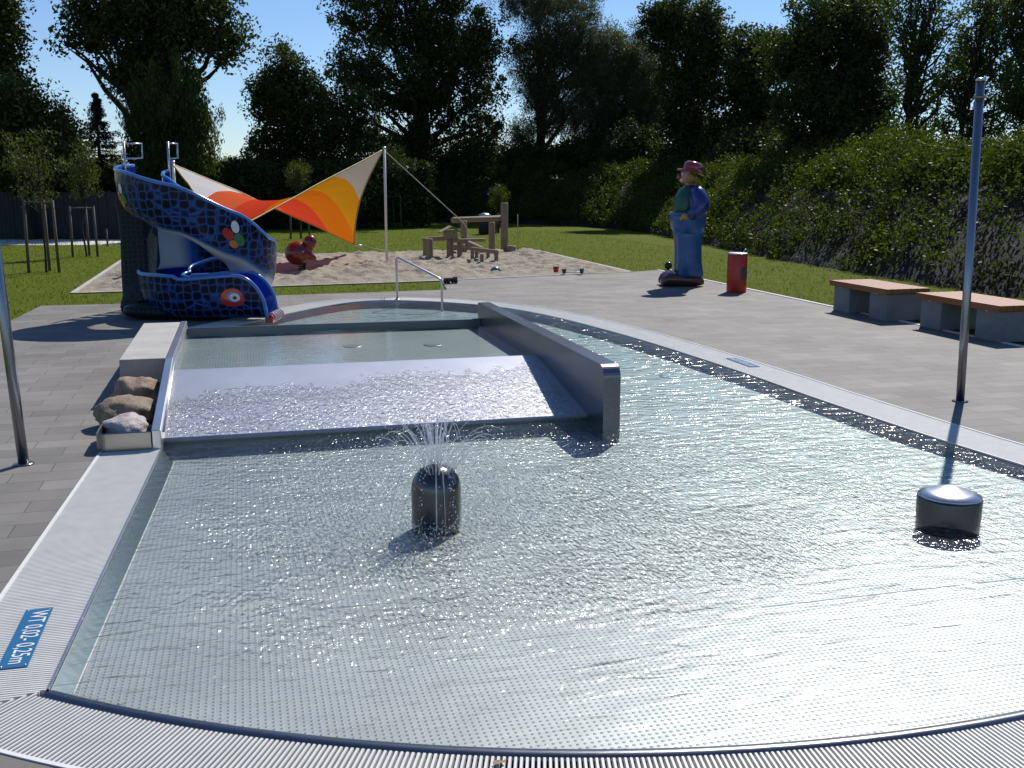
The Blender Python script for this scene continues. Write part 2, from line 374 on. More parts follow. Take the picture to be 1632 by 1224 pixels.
_p = at(696, 828, -.03); DOME = (_p.x, _p.y); _p = at(1510, 834, -.03); DRUM = (_p.x, _p.y)
M = dict(
    dome_darkrefl=m_steel('dome_steel_dark_reflection', (.13, .128, .125), .24, (40, 40, 2)), traysteel=m_steel('tray_steel', (.34, .32, .30), .33),  # dome steel darkened: reflection of dark surroundings put into its base colour
    paving=m_paving(), lawn=m_grass_ground(), sand=m_sand(), floor=m_floor(), steel=m_steel(),
    rampsteel=m_steel('ramp_steel', (.50, .49, .52), .46, met=.6), darkrefl_steel=m_steel('steel_dark_reflection', (.235, .235, .245), .27), wall_shade_steel=m_steel('pool_wall_shade_tone', (.13, .15, .155), .4), seam=simple('weld_bead', (.60, .58, .54), .5, 0, .05),  # dark steel carries dark reflections, pool wall steel carries shade, in base colour
    wallsteel=m_steel('wall_steel', (.45, .48, .48), .38, (60, 60, 2)), gutter=simple('gutter_steel', (.05, .05, .055), .6, .2),
    grate=simple('grating_plastic', (.62, .61, .57), .5, 0, .06), trim=simple('white_edge_trim', (.72, .70, .67), .4, 0, .04),
    pole=m_steel('pole_steel', (.29, .295, .33), .27, (30, 30, 1)),
    pool=m_water('pool_water', 'pool'), rampw=m_water('ramp_water', 'ramp'), basinw=m_water('basin_water', 'basin'),
    conc=m_concrete('concrete', (.36, .34, .31), (.48, .46, .42)), concd=m_concrete('bench_concrete', (.17, .175, .185), (.26, .265, .27)),
    kerb=simple('pale_kerb', (.62, .60, .56), .8, 0, .1, 3),
    benchwood=m_wood('bench_wood', (.19, .060, .016), (.35, .120, .036), (14, .7, 14), .55),
    logwood=m_wood('weathered_log', (.17, .12, .075), (.33, .25, .165), (10, 10, 1.2), .8),
    stakewood=m_wood('stake_wood', (.07, .055, .042), (.15, .12, .095), (14, 14, 1), .85),
    bark=m_wood('tree_bark', (.012, .010, .008), (.030, .025, .020), (5, 5, .6), .9),
    earth=m_earth(), fence=m_wood('fence_boards', (.012, .013, .014), (.028, .03, .03), (8, 8, .5), .8),
    shell=m_shell('slide_shell', (.030, .082, .26), (.004, .006, .026)), scales=m_scales('blue_scales', (.030, .082, .26), (.004, .006, .026)), dscales=m_scales('dark_scales', (.010, .036, .042), (.003, .005, .008), .5, 13),
    blue=simple('bright_blue_gelcoat', (.010, .040, .33), .16, 0, .08, 3, Coat_Weight=.5), rim=simple('pale_blue_rim', (.07, .20, .52), .2, 0, .1, 3, Coat_Weight=.5),
    cream=None, red=simple('red_gelcoat', (.50, .02, .012), .2, 0, .08, 4, Coat_Weight=.4), white=simple('white_paint', (.75, .75, .72), .35, 0, .04),
    black=simple('black_paint', (.008, .008, .010), .2), orange=simple('orange_paint', (.60, .20, .03), .3), green=simple('green_paint', (.03, .18, .07), .3),
    maroon=simple('dark_red_plastic', (.17, .012, .010), .25, 0, .12, 5, Coat_Weight=.4), binred=simple('bin_red_paint', (.50, .028, .012), .32, 0, .08, 6),  # dark red deepened with the sail's shade put into its colour
    yellow=simple('yellow_paint', (.45, .30, .06), .5), hat=simple('hat_red', (.30, .018, .018), .16, 0, .1, 5, Coat_Weight=.8),
    jacket=simple('jacket_blue', (.013, .028, .17), .3, 0, .15, 4, Coat_Weight=.25), trousers=simple('trouser_blue', (.020, .100, .26), .32, 0, .25, 3, .15, 4, Coat_Weight=.25),
    vest=simple('vest_green', (.016, .085, .055), .35), skin=simple('painted_skin', (.45, .24, .16), .4), hair=simple('painted_hair', (.33, .20, .05), .5),
    shoe=simple('shoe_brown', (.075, .028, .022), .25, 0, .15, 5, Coat_Weight=.5), signblue=simple('sign_blue', (.015, .12, .26), .35, 0, .06),
    stone1=m_stone('pinkish_rock', (.40, .34, .32), (.56, .49, .46), (.30, .26, .25)), stone2=m_stone('brown_boulder', (.20, .145, .09), (.31, .235, .15), (.15, .11, .075)),
    stone3=m_stone('rust_boulder', (.23, .15, .10), (.36, .26, .18), (.20, .085, .045)), gravel=m_stone('gravel', (.13, .12, .11), (.25, .23, .21), (.18, .15, .13)),
    fabric=m_fabric(), spray=m_spray(), rope=simple('rope', (.42, .38, .30), .8),
    leafd=m_leaf('leaf_dark', (.020, .034, .007), (.066, .092, .020), .36), leafm=m_leaf('leaf_mid', (.032, .054, .010), (.090, .125, .022), .42),
    leafw=m_leaf('leaf_willow', (.040, .052, .022), (.105, .125, .058), .38, .45), leafs=m_leaf('leaf_shrub', (.022, .040, .006), (.105, .135, .018), .42, .2, .8),
    leafy=m_leaf('leaf_sapling', (.040, .052, .010), (.105, .115, .022), .4), leafc=m_leaf('needle_dark', (.010, .020, .010), (.025, .042, .02), .15),
    leafb=m_leaf('leaf_brown_cover', (.022, .024, .008), (.060, .058, .018), .3, .08, .6), blade=m_leaf('grass_blade', (.065, .098, .004), (.14, .175, .010), .5, .04, .5),
    teal=simple('teal_plastic', (.03, .16, .16), .4), darkgrey=simple('grey_plastic', (.06, .065, .07), .45), rider=simple('rider_yellow', (.25, .14, .02), .5),
)
def _cream():
    n = NT('cream_gelcoat'); v = n.obj(); sx = n.n('ShaderNodeSeparateXYZ'); n.link(v, sx.inputs[0])
    n.pbr(n.mix(n.ramp(n.noise(2, 3), [(.3, 0), (.7, 1)]), (.50, .48, .38), (.62, .60, .50)), .3, 0, None, Coat_Weight=.3); return n.mat
M['cream'] = _cream()

# ------------------------------------------------------------------ pool outline
def catmull(pts, per=8):
    out = []
    for i in range(len(pts) - 1):
        p0 = pts[max(i - 1, 0)]; p1 = pts[i]; p2 = pts[i + 1]; p3 = pts[min(i + 2, len(pts) - 1)]
        for k in range(per):
            t = k / per
            out.append(tuple(.5 * ((2 * b) + (-a + c) * t + (2 * a - 5 * b + 4 * c - d) * t * t + (-a + 3 * b - 3 * c + d) * t ** 3) for a, b, c, d in zip(p0, p1, p2, p3)))
    out.append(tuple(pts[-1])); return out
def resample(pts, step):
    out = [pts[0]]; 
    for a, b in zip(pts[:-1], pts[1:]):
        L = math.hypot(b[0] - a[0], b[1] - a[1]); k = max(1, int(round(L / step)))
        for j in range(1, k + 1): out.append((a[0] + (b[0] - a[0]) * j / k, a[1] + (b[1] - a[1]) * j / k))
    return out
AC = (3.28, .32); AR = 5.61
a0 = math.atan2(-4.09 - AC[1], -.17 - AC[0]); a1 = math.atan2(-4.22 - AC[1], 6.62 - AC[0])
front = [(AC[0] + AR * math.cos(a0 + (a1 - a0) * i / 70), AC[1] + AR * math.sin(a0 + (a1 - a0) * i / 70)) for i in range(71)]
right = [(6.62, -4.22), (6.40, -2.6), (6.24, -1.2), (6.14, .4), (6.09, 1.9), (5.94, 4.0), (5.74, 5.6), (5.42, 7.3), (4.98, 8.55), (4.40, 9.35), (3.7, 9.95), (3.05, 10.2), (2.45, 9.95), (1.9, 9.35), (1.38, 8.65), (.8, 7.75), (.35, 7.1), (.06, 6.7)]
right = resample(catmull(right, 6), .1)
left1 = resample([(.06, 6.7), (0, 4.66)], .1)
left2 = resample([(0, 0.0), (front[0])], .1)
left_mid = resample([(0, 4.66), (0, 0.0)], .1)
outline = front[:-1] + right[:-1] + left1[:-1] + left_mid[:-1] + left2[:-1]

def zfloor(v):
    ks = [(-5.4, -.045), (-3.94, -.062), (-2.4, -.095), (-.88, -.125), (.58, -.13), (1.73, -.135), (4, -.14), (20, -.14)]
    for (a, b), (c, d) in zip(ks[:-1], ks[1:]):
        if v <= c: return b + (d - b) * (v - a) / (c - a)
    return -.14
SEAMS = [-3.94, -2.4, -.88, .58, 1.73, 4.0]

def poly_mesh(loops, z):
    ls = [[Vector((p[0], p[1], 0)) for p in L] for L in loops]
    tri = tessellate_polygon(ls); vs = [(p[0], p[1], z) for L in loops for p in L]
    fs = []
    for a, b, c in tri:
        A, B, C_ = vs[a], vs[b], vs[c]
        cr = (B[0] - A[0]) * (C_[1] - A[1]) - (B[1] - A[1]) * (C_[0] - A[0])
        fs.append((a, b, c) if cr > 0 else (a, c, b))
    return vs, fs
def offset(path, d):
    """offset an open path to its right-hand side (outside, the outline runs counter-clockwise)"""
    out = []; N = len(path)
    for i in range(N):
        a = path[max(i - 1, 0)]; b = path[min(i + 1, N - 1)]
        dx, dy = b[0] - a[0], b[1] - a[1]; L = math.hypot(dx, dy) or 1
        out.append((path[i][0] + dy / L * d, path[i][1] - dx / L * d))
    return out

pool = empty('wading_pool', (3, 0, 0)); tag(pool, 'stainless steel wading pool with curved white grating rim filled with shallow water', 'wading pool')
pool.location = (0, 0, 0)
# floor
vs, fs = poly_mesh([outline], 0)
bm = bmesh.new(); bv = [bm.verts.new(p) for p in vs]
for f in fs:
    try: bm.faces.new([bv[i] for i in f])
    except ValueError: pass
for s_ in SEAMS + [-5, -4.5, 3, 6, 8]:
    bmesh.ops.bisect_plane(bm, geom=bm.verts[:] + bm.edges[:] + bm.faces[:], plane_co=(0, s_, 0), plane_no=(0, 1, 0))
for v_ in bm.verts: v_.co.z = zfloor(v_.co.y)
me = bpy.data.meshes.new('pool_floor'); bm.to_mesh(me); bm.free(); me.materials.append(M['floor'])
o = bpy.data.objects.new('pool_floor', me); col.objects.link(o); o.parent = pool
# weld seams across the floor
for s_ in (-3.94, -.88, .58, 1.73):
    xs = [p for p in outline if abs(p[1] - s_) < .12]
    x0 = min(p[0] for p in xs); x1 = max(p[0] for p in xs)
    x0 = 3.83 if s_ > -1 else 3.2
    n_ = 30; z = zfloor(s_)
    rows = []
    for i in range(n_ + 1):
        x = x0 + .02 + (x1 - x0 - .04) * i / n_
        rows.append([(x, s_ - .009, z + .001), (x, s_ - .004, z + .004), (x, s_ + .004, z + .004), (x, s_ + .009, z + .001)])
    mb = MB(); mb.grid(rows, 0, False); mb.build('weld_seam', M['seam'], pool)
# pool wall
wl = outline + [outline[0]]; mb = MB()
mb.grid([[(p[0], p[1], -.012) for p in wl], [(p[0], p[1], zfloor(p[1]) - .01) for p in wl]], 0, False)
mb.build('pool_wall', M['wall_shade_steel'], pool)
# front overflow lip
def arc(r, k=140): return [(AC[0] + r * math.cos(a0 + (a1 - a0) * i / k), AC[1] + r * math.sin(a0 + (a1 - a0) * i / k)) for i in range(k + 1)]
mb = MB(); prof = [(-.040, -.05), (-.038, -.026), (-.02, -.014), (.0, -.006), (.022, -.006), (.036, -.016), (.042, -.03), (.042, -.11)]
rows = [[(x, y, z) for x, y in arc(AR + dr)] for dr, z in prof]
mb.grid(rows, 0, True, True); mb.build('overflow_lip', M['darkrefl_steel'], pool)
# grating
def grating(path, w, inner_gap, name, pitch=.0212, bw=.34):
    n_ = None; base = MB(); bars = MB()
    pin = offset(path, inner_gap); pout = offset(path, w)
    base.grid([[(p[0], p[1], -.12) for p in pin], [(p[0], p[1], -.12) for p in pout]], 0, False, True)
    base.grid([[(p[0], p[1], -.12) for p in pout], [(p[0], p[1], -.004) for p in pout]], 0, False, True)
    # bars equally spaced along the path
    acc = 0; nxt = 0
    for i in range(len(path) - 1):
        L = math.hypot(path[i + 1][0] - path[i][0], path[i + 1][1] - path[i][1])
        while nxt <= acc + L:
            t = (nxt - acc) / L; nxt += pitch
            A = Vector((pin[i][0] + (pin[i + 1][0] - pin[i][0]) * t, pin[i][1] + (pin[i + 1][1] - pin[i][1]) * t, 0))
            B = Vector((pout[i][0] + (pout[i + 1][0] - pout[i][0]) * t, pout[i][1] + (pout[i + 1][1] - pout[i][1]) * t, 0))
            d = (B - A).normalized(); s2 = Vector((-d.y, d.x, 0)) * pitch * bw; s1 = s2 * .75; u_ = Vector((0, 0, -.004)); dn = Vector((0, 0, -.03))
            vs = [A - s2 + dn, A - s2 + u_, A - s1, A + s1, A + s2 + u_, A + s2 + dn, B - s2 + dn, B - s2 + u_, B - s1, B + s1, B + s2 + u_, B + s2 + dn]
            bars.add(vs, [(0, 1, 7, 6), (1, 2, 8, 7), (2, 3, 9, 8), (3, 4, 10, 9), (4, 5, 11, 10), (0, 5, 4, 3, 2, 1)], 0)
        acc += L
    return base, bars
gb, br_ = grating(front, .43, .064, 'g', .0212, .29)
gb.build('gutter_channel', M['gutter'], pool); br_.build('overflow_grating', M['grate'], pool)
gb, br_ = grating(right, .48, .012, 'g', .02); gb.build('gutter_channel', M['gutter'], pool); br_.build('overflow_grating', M['grate'], pool)
gb, br_ = grating(left2, .45, .012, 'g', .02); gb.build('gutter_channel', M['gutter'], pool); br_.build('overflow_grating', M['grate'], pool)
gb, br_ = grating(left1, .45, .012, 'g', .02); gb.build('gutter_channel', M['gutter'], pool); br_.build('overflow_grating', M['grate'], pool)
# inner steel edge on the sides, outer white trim everywhere
def strip(mb, path, d0, d1, z0, z1):
    a = offset(path, d0); b = offset(path, d1)
    mb.grid([[(p[0], p[1], z0) for p in a], [(p[0], p[1], z1) for p in a], [(p[0], p[1], z1) for p in b], [(p[0], p[1], z0) for p in b]], 0, False, True)
mb = MB()
for pth in (right, left1, left2): strip(mb, pth, 0, .009, -.03, .001)
mb.build('inner_edge', M['steel'], pool)
mb = MB(); pi_ = offset(left2, -.085); po_ = offset(left2, -.002)     # sloped foot of the left wall with its weld
mb.grid([[(p[0], p[1], -.014) for p in po_], [(p[0], p[1], zfloor(p[1]) + .004) for p in pi_]], 0, False, False); mb.build('wall_foot', M['wall_shade_steel'], pool)
mb = MB(); mb.tube([(p[0], p[1], zfloor(p[1]) + .006) for p in pi_], .005, 5); mb.build('weld_seam', M['seam'], pool)
# mitred corners between the curved front and the straight sides
def corner(A, w):
    sg = -1 if A[0] < AC[0] else 1; ox = A[0] + sg * w; Ro = AR + .43
    Q = (ox, AC[1] - math.sqrt(Ro * Ro - (ox - AC[0]) ** 2)); bars = MB(); base = MB()
    base.add([(A[0], A[1], -.12), (ox, A[1], -.12), (Q[0], Q[1], -.12), (AC[0] + Ro * math.cos(math.atan2(A[1] - AC[1], A[0] - AC[0])), AC[1] + Ro * math.sin(math.atan2(A[1] - AC[1], A[0] - AC[0])), -.12)], [(0, 1, 2, 3)])
    def bar(a, b, hw):
        a = Vector((*a, 0)); b = Vector((*b, 0)); d = (b - a)
        if d.length < .01: return
        d.normalize(); s2 = Vector((-d.y, d.x, 0)) * hw; s1 = s2 * .75; u_ = Vector((0, 0, -.004)); dn = Vector((0, 0, -.03))
        vs = [a - s2 + dn, a - s2 + u_, a - s1, a + s1, a + s2 + u_, a + s2 + dn, b - s2 + dn, b - s2 + u_, b - s1, b + s1, b + s2 + u_, b + s2 + dn]
        bars.add(vs, [(0, 1, 7, 6), (1, 2, 8, 7), (2, 3, 9, 8), (3, 4, 10, 9), (4, 5, 11, 10), (0, 5, 4, 3, 2, 1)])
    y = A[1] - .012
    while y > Q[1] + .01:
        t = (y - A[1]) / (Q[1] - A[1]); bar((A[0] + (Q[0] - A[0]) * t + sg * .006, y), (ox, y), .0069); y -= .02
    aA = math.atan2(A[1] - AC[1], A[0] - AC[0]); aQ = math.atan2(Q[1] - AC[1], Q[0] - AC[0]); a = aA
    st = .0212 / AR * (1 if aQ > aA else -1); a += st
    while (aQ - a) * st > 0:
        d = (math.cos(a), math.sin(a))         # meet the mitre line A-Q
        mx, my = Q[0] - A[0], Q[1] - A[1]; den = d[0] * my - d[1] * mx
        r = ((A[0] - AC[0]) * my - (A[1] - AC[1]) * mx) / den
        bar((AC[0] + d[0] * (r + .006), AC[1] + d[1] * (r + .006)), (AC[0] + d[0] * Ro, AC[1] + d[1] * Ro), .0212 * .29); a += st
    base.build('gutter_channel', M['gutter'], pool); bars.build('overflow_grating', M['grate'], pool)
    return Q, aQ
QL, aL = corner(front[0], .45); QR, aR = corner(front[-1], .48)
def arc2(r, k=160): return [(AC[0] + r * math.cos(aL + (aR - aL) * i / k), AC[1] + r * math.sin(aL + (aR - aL) * i / k)) for i in range(k + 1)]
arcw = arc2(AR + .43); left3 = left2 + [(front[0][0], QL[1] - .02)]; right3 = [(front[-1][0] + .0, QR[1] - .02)] + right
mb = MB()
for pth, w in ((arcw, 0), (right3, .48), (left3, .45), (left1, .45)): strip(mb, pth, w, w + .02, -.03, .006)
mb.build('edge_trim', M['trim'], pool)

# play ramp, plateau, divider wall
RV0, RV1, RZ0, RZ1 = .22, 1.92, .03, .30
UR = 3.66
mb = MB()
mb.add([(0, RV0, RZ0), (UR, RV0, RZ0), (UR, RV1, RZ1), (0, RV1, RZ1), (0, RV0, -.33), (UR, RV0, -.33)], [(0, 1, 2, 3)], 0)
mb.add([(0, RV0 - .012, RZ0 - .012), (UR, RV0 - .012, RZ0 - .012), (UR, RV0, RZ0 + .003), (0, RV0, RZ0 + .003), (0, RV0 - .006, RZ0 - .03), (UR, RV0 - .006, RZ0 - .03)], [(0, 1, 2, 3), (4, 5, 1, 0)], 0)
mb.build('ramp', M['rampsteel'], pool)
mb = MB(); mb.add([(0, RV0 + .001, -.33), (UR, RV0 + .001, -.33), (UR, RV0 + .001, RZ0 - .004), (0, RV0 + .001, RZ0 - .004)], [(0, 1, 2, 3)]); mb.build('ramp_riser', M['wall_shade_steel'], pool)
mb = MB(); ZB = .235
mb.add([(0, RV1 + .012, RZ1), (UR, RV1 + .012, RZ1), (UR, RV1 + .03, ZB), (0, RV1 + .03, ZB), (UR, 4.55, ZB), (0, 4.55, ZB), (0, RV1 - .002, RZ1 - .001), (UR, RV1 - .002, RZ1 - .001)], [(0, 1, 2, 3), (3, 2, 4, 5), (6, 7, 1, 0)], 0)
mb.build('upper_basin_floor', M['floor'], pool)
mb = MB(); mb.box((0, 4.55, -.33), (UR, 4.61, .355)); mb.build('basin_lip', M['wall_shade_steel'], pool, .008)
# divider wall: side outline with rounded near top corner, extruded across
def divider():
    y0, y1, zt, zb = -.22, 4.72, .55, -.33; R = .11; prof = [(y0, zb)]
    for k in range(9):
        q = PI - (PI / 2) * k / 8; prof.append((y0 + R + R * math.cos(q), zt - R + R * math.sin(q)))
    prof += [(y1, zt), (y1, zb)]
    x0, x1 = UR, UR + .155
    vs = [(x0, y, z) for y, z in prof] + [(x1, y, z) for y, z in prof]; n_ = len(prof)
    mb = MB(); mb.add(vs, [tuple(range(n_))[::-1], tuple(range(n_, 2 * n_))], 0)
    mb.add(vs, [(i, i + 1, i + 1 + n_, i + n_) for i in range(n_ - 1)], 0)
    return mb
d_ = divider().build('divider_wall', M['darkrefl_steel'], pool, .014)
# left side wall with sloping rail
mb = MB()
pr = [(.0, .155), (.03, .16), (RV1, .425), (4.72, .425)]
x0, x1 = -.072, 0.0
vs = [(x0, y, z) for y, z in pr] + [(x1, y, z) for y, z in pr] + [(x0, y, 0.0) for y, z in pr] + [(x1, y, -.33) for y, z in pr]
fs = []
for i in range(3): fs += [(i, i + 4, i + 5, i + 1), (i + 4, i + 12, i + 13, i + 5), (i, i + 1, i + 9, i + 8)]
fs += [(0, 8, 12, 4), (3, 7, 15, 11)]
mb.add(vs, fs, 0); mb.build('side_wall', M['steel'], pool, .006)
mb = MB(); mb.tube([(.008, .18, .10), (.008, RV1, RZ1 + .085), (.008, 4.5, RZ1 + .085)], .010, 6); mb.build('side_rail_bead', M['steel'], pool)
# drains / inlets
def inlet(x, y, z, r=.12):
    mb = MB(); mb.lathe((x, y, z), [(r, 0), (r, .004), (r * .85, .006), (r * .5, .004), (.01, .005)], 20); mb.build('water_inlet', M['wallsteel'], pool)
p = at(1068, 619, -.28); inlet(p.x, p.y, zfloor(p.y), .13)
p = at(935, 553, -.3); inlet(p.x, p.y, zfloor(p.y), .13)
for a in ((562, 552), (690, 550)):
    p = at(a[0], a[1], ZB); inlet(p.x, min(p.y, 4.3), ZB, .11)

# ------------------------------------------------------------------ water bodies
def water(name, loop, ztop, zbot, mat):
    vs, fs = poly_mesh([loop], ztop); n_ = len(loop)
    vb = [(x, y, zbot) for x, y, _ in vs]
    allf = list(fs) + [tuple(i + n_ for i in f[::-1]) for f in fs]
    area = sum(loop[i][0] * loop[(i + 1) % n_][1] - loop[(i + 1) % n_][0] * loop[i][1] for i in range(n_))
    for i in range(n_):
        j = (i + 1) % n_; q = (i, i + n_, j + n_, j) if area > 0 else (i, j, j + n_, i + n_)
        allf.append(q)
    mb = MB(); mb.add(vs + vb, allf, 0); return tag(mb.build(name, mat), kind='structure')
wmain = offset(front, .004)[:-1] + offset(right, .004)[:-1] + left1[:-1] + [(-.003, 4.66), (.0, 4.64), (UR + .01, 4.64), (UR + .01, 4.71), (UR + .145, 4.71), (UR + .145, -.2), (UR + .01, -.2), (UR + .01, RV0 + .01), (-.004, RV0 + .01), (-.004, 0)] + offset(left2, .004)[1:-1]
w = water('water', wmain, -.016, -.42, M['pool']); tag(w, 'shallow rippling pool water sparkling in the sun')
w = water('water', [(-.004, RV1 + .004), (UR + .006, RV1 + .004), (UR + .006, 4.553), (-.004, 4.553)], RZ1 + .004, ZB - .05, M['basinw']); tag(w, 'calm water of the raised basin above the steel ramp')
mb = MB(); rows = []
for i in range(41):
    t = i / 40; y = RV1 + .004 + (RV0 - .014 - RV1) * t; z = RZ1 + (RZ0 - RZ1) * t + .006
    rows.append([(UR * k / 60 + .002, y, z + .0015 * math.sin(k * .9)) for k in range(60)])
rows.append([(q[0], RV0 - .02, RZ0 - .02) for q in rows[-1]]); rows.append([(q[0], RV0 - .024, -.03) for q in rows[-1]])
mb.grid(rows, 0, True, False); tag(mb.build('water', M['rampw']), 'thin sheet of water running down the steel ramp', kind='structure')

# ------------------------------------------------------------------ ground, paving, sand
def P2(px, py): q = at(px, py); return (q.x, q.y)
pave = [(10.4, -12), (10.4, 15.0), (9.75, 14.75), (4.85, 13.66), (4.6, 11.72), (1.51, 11.5), (-1.28, 10.76), (-2.72, 10.8), (-2.85, 8.1), (-2.9, -12)]
hole = [p for p in arc2(AR + .445)] + [(p[0], p[1]) for p in offset(right, .495)] + offset(left1, .465) + [(-.45, 4.66), (-.02, 4.62), (-.02, 0.05)] + offset(left2, .465)
# tidy the two corners where offset strips meet
def dedupe(L, e=.02):
    out = []
    for p in L:
        if not out or math.hypot(p[0] - out[-1][0], p[1] - out[-1][1]) > e: out.append(p)
    return out
hole = dedupe(hole)
mitreL = (-.17 - .52, -4.09 - .30)
vs, fs = poly_mesh([pave, hole], 0.0)
mb = MB(); mb.add(vs, fs); tag(mb.build('pavement', M['paving']), 'grey concrete block paving round the pool', kind='structure')
big = [(-150, -40), (160, -40), (160, 260), (-150, 260)]
ghole = [(9.9, -10), (9.9, 12.5), (4.2, 11.4), (1.4, 11.2), (-1.2, 10.5), (-2.4, 10.5), (-2.5, -10)]
vs, fs = poly_mesh([big, ghole], -.012)
mb = MB(); mb.add(vs, fs); tag(mb.build('ground', M['lawn']), 'mown green lawn around the paving and sand pit', kind='structure')
mb = MB(); mb.box((10.4, -12, -.05), (10.48, 4.7, .012)); mb.box((10.4, 4.71, -.05), (10.48, 15.0, .012))
tag(mb.build('kerb', M['kerb']), 'pale concrete edging between paving and lawn', kind='structure')
# sand pit
SX0, SX1, SY0, SY1 = -2.5, 9.62, 12.85, 22.85
nx, ny = 190, 150; rows = []
for j in range(ny + 1):
    row = []
    for i in range(nx + 1):
        x = SX0 + (SX1 - SX0) * i / nx; ylo = SY0 + .10 * (x - SX0) + (.75 if x > 4.7 else .0) * min(1, (x - 4.7) / 3) * .6; y = ylo + (SY1 - ylo) * j / ny
        e = min(1, min(i, nx - i) / 8, min(j, ny - j) / 8)
        p_ = Vector((x, y, 0)); h = .06 + .05 * noise.noise(p_ * .55) + .07 * noise.noise(p_ * 1.6) + .09 * noise.noise(p_ * 3.4) + .04 * noise.noise(p_ * 7)
        row.append((x, y, .004 + max(0, h) * e))
    rows.append(row)
mb = MB(); mb.grid(rows); tag(mb.build('sand', M['sand']), 'trampled pale sand of the play pit', kind='structure')
def sandz(x, y): return .03
mb = MB(); K = [(SX0, SY0), (4.7, SY0 + .72), (SX1, 14.72), (SX1, SY1), (SX0, SY1), (SX0, SY0)]
for a, b in zip(K[:-1], K[1:]):
    d = Vector((b[0] - a[0], b[1] - a[1], 0)).normalized(); s2 = Vector((-d.y, d.x, 0)) * .05; A = Vector((*a, .0)); B = Vector((*b, .0))
    mb.add([A - s2, B - s2, B + s2, A + s2] + [q + Vector((0, 0, .012)) for q in (A - s2, B - s2, B + s2, A + s2)], [(4, 5, 6, 7), (0, 1, 5, 4), (2, 3, 7, 6), (1, 2, 6, 5), (3, 0, 4, 7)])
tag(mb.build('kerb', M['conc']), 'flat concrete edging round the sand pit', kind='structure')
# far path on the left
a = [cf(-40, 34.4, 0), cf(-13.4, 35.6, 0), cf(-13.2, 39, 0), cf(-40, 39, 0)]
mb = MB(); mb.add([(q.x, q.y, -.006) for q in a], [(0, 1, 2, 3)]); tag(mb.build('path', M['kerb']), 'pale path beyond the lawn in front of the dark fence', kind='structure')

# ------------------------------------------------------------------ bank
base = [(14.4, -14), (14.45, 0), (14.5, 8), (14.8, 14.4), (15.3, 19.4), (16.3, 26), (17.2, 32), (17.2, 37), (15.5, 42), (12.5, 45.5), (8, 47), (2, 46), (-4, 43.5)]
base = resample(catmull(base, 6), .8)
def hprof(t): # t across 0..1 (9 m)
    return 2.25 * (1 - (1 - min(1, t / .40)) ** 1.5)
boff = [0, .12, .4, .9, 1.5, 2.2, 3, 3.9, 4.8, 5.6, 7, 9, 14]
rows = []
for d in boff:
    ring_ = offset(base, d); t = d / 9
    rows.append([(p[0], p[1], -.04 + hprof(t) + (.22 * noise.noise(Vector((p[0] * .6, p[1] * .6, 0))) + .15 * noise.noise(Vector((p[0] * 1.7, p[1] * 1.7, 3)))) * min(1, d)) for p in ring_])
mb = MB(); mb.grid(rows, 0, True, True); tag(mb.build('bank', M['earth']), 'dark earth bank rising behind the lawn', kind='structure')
def bank_pt(s, d):
    """s index along base, d metres up the bank"""
    i = min(int(s), len(base) - 2); f = s - i
    a = offset(base, d); x = a[i][0] * (1 - f) + a[i + 1][0] * f; y = a[i][1] * (1 - f) + a[i + 1][1] * f
    return Vector((x, y, hprof(d / 9)))

# ------------------------------------------------------------------ foliage
def leaves(C, R, per, size, rng, droop=0.0, aspect=.55, flat=0.0):
    """C (n,3) cluster centres, R (n,3) cluster radii -> verts, quad faces of diamond leaves"""
    n = len(C) * per
    d = rng.normal(size=(n, 3)); d /= np.linalg.norm(d, axis=1)[:, None]; rr = rng.random(n) ** .45
    Pn = np.repeat(C, per, 0) + d * rr[:, None] * np.repeat(R, per, 0)
    ax = rng.normal(size=(n, 3)); ax[:, 2] *= (1 - flat); ax[:, 2] -= droop * 2.0
    ax /= np.linalg.norm(ax, axis=1)[:, None]
    bx = rng.normal(size=(n, 3)); bx -= (bx * ax).sum(1)[:, None] * ax; bx /= np.linalg.norm(bx, axis=1)[:, None]
    s = size * (.6 + .8 * rng.random(n))[:, None]
    V = np.stack([Pn - ax * s * .5, Pn + bx * s * .5 * aspect, Pn + ax * s * .5, Pn - bx * s * .5 * aspect], 1).reshape(-1, 3)
    FA = np.arange(n * 4).reshape(-1, 4)
    return V, FA

def limb(mb, a, b, r0, r1, rng, wob=.12, seg=5, n=6):
    a = Vector(a); b = Vector(b); L = (b - a).length; pts = []
    for k in range(seg + 1):
        t = k / seg; p = a.lerp(b, t)
        if 0 < k < seg: p += Vector((rng.normal(), rng.normal(), rng.normal() * .5)) * wob * L * .25
        pts.append(p)
    pts_z = pts
    mb.tube(pts_z, [r0 + (r1 - r0) * k / seg for k in range(seg + 1)], n, cap=False)
    return pts_z

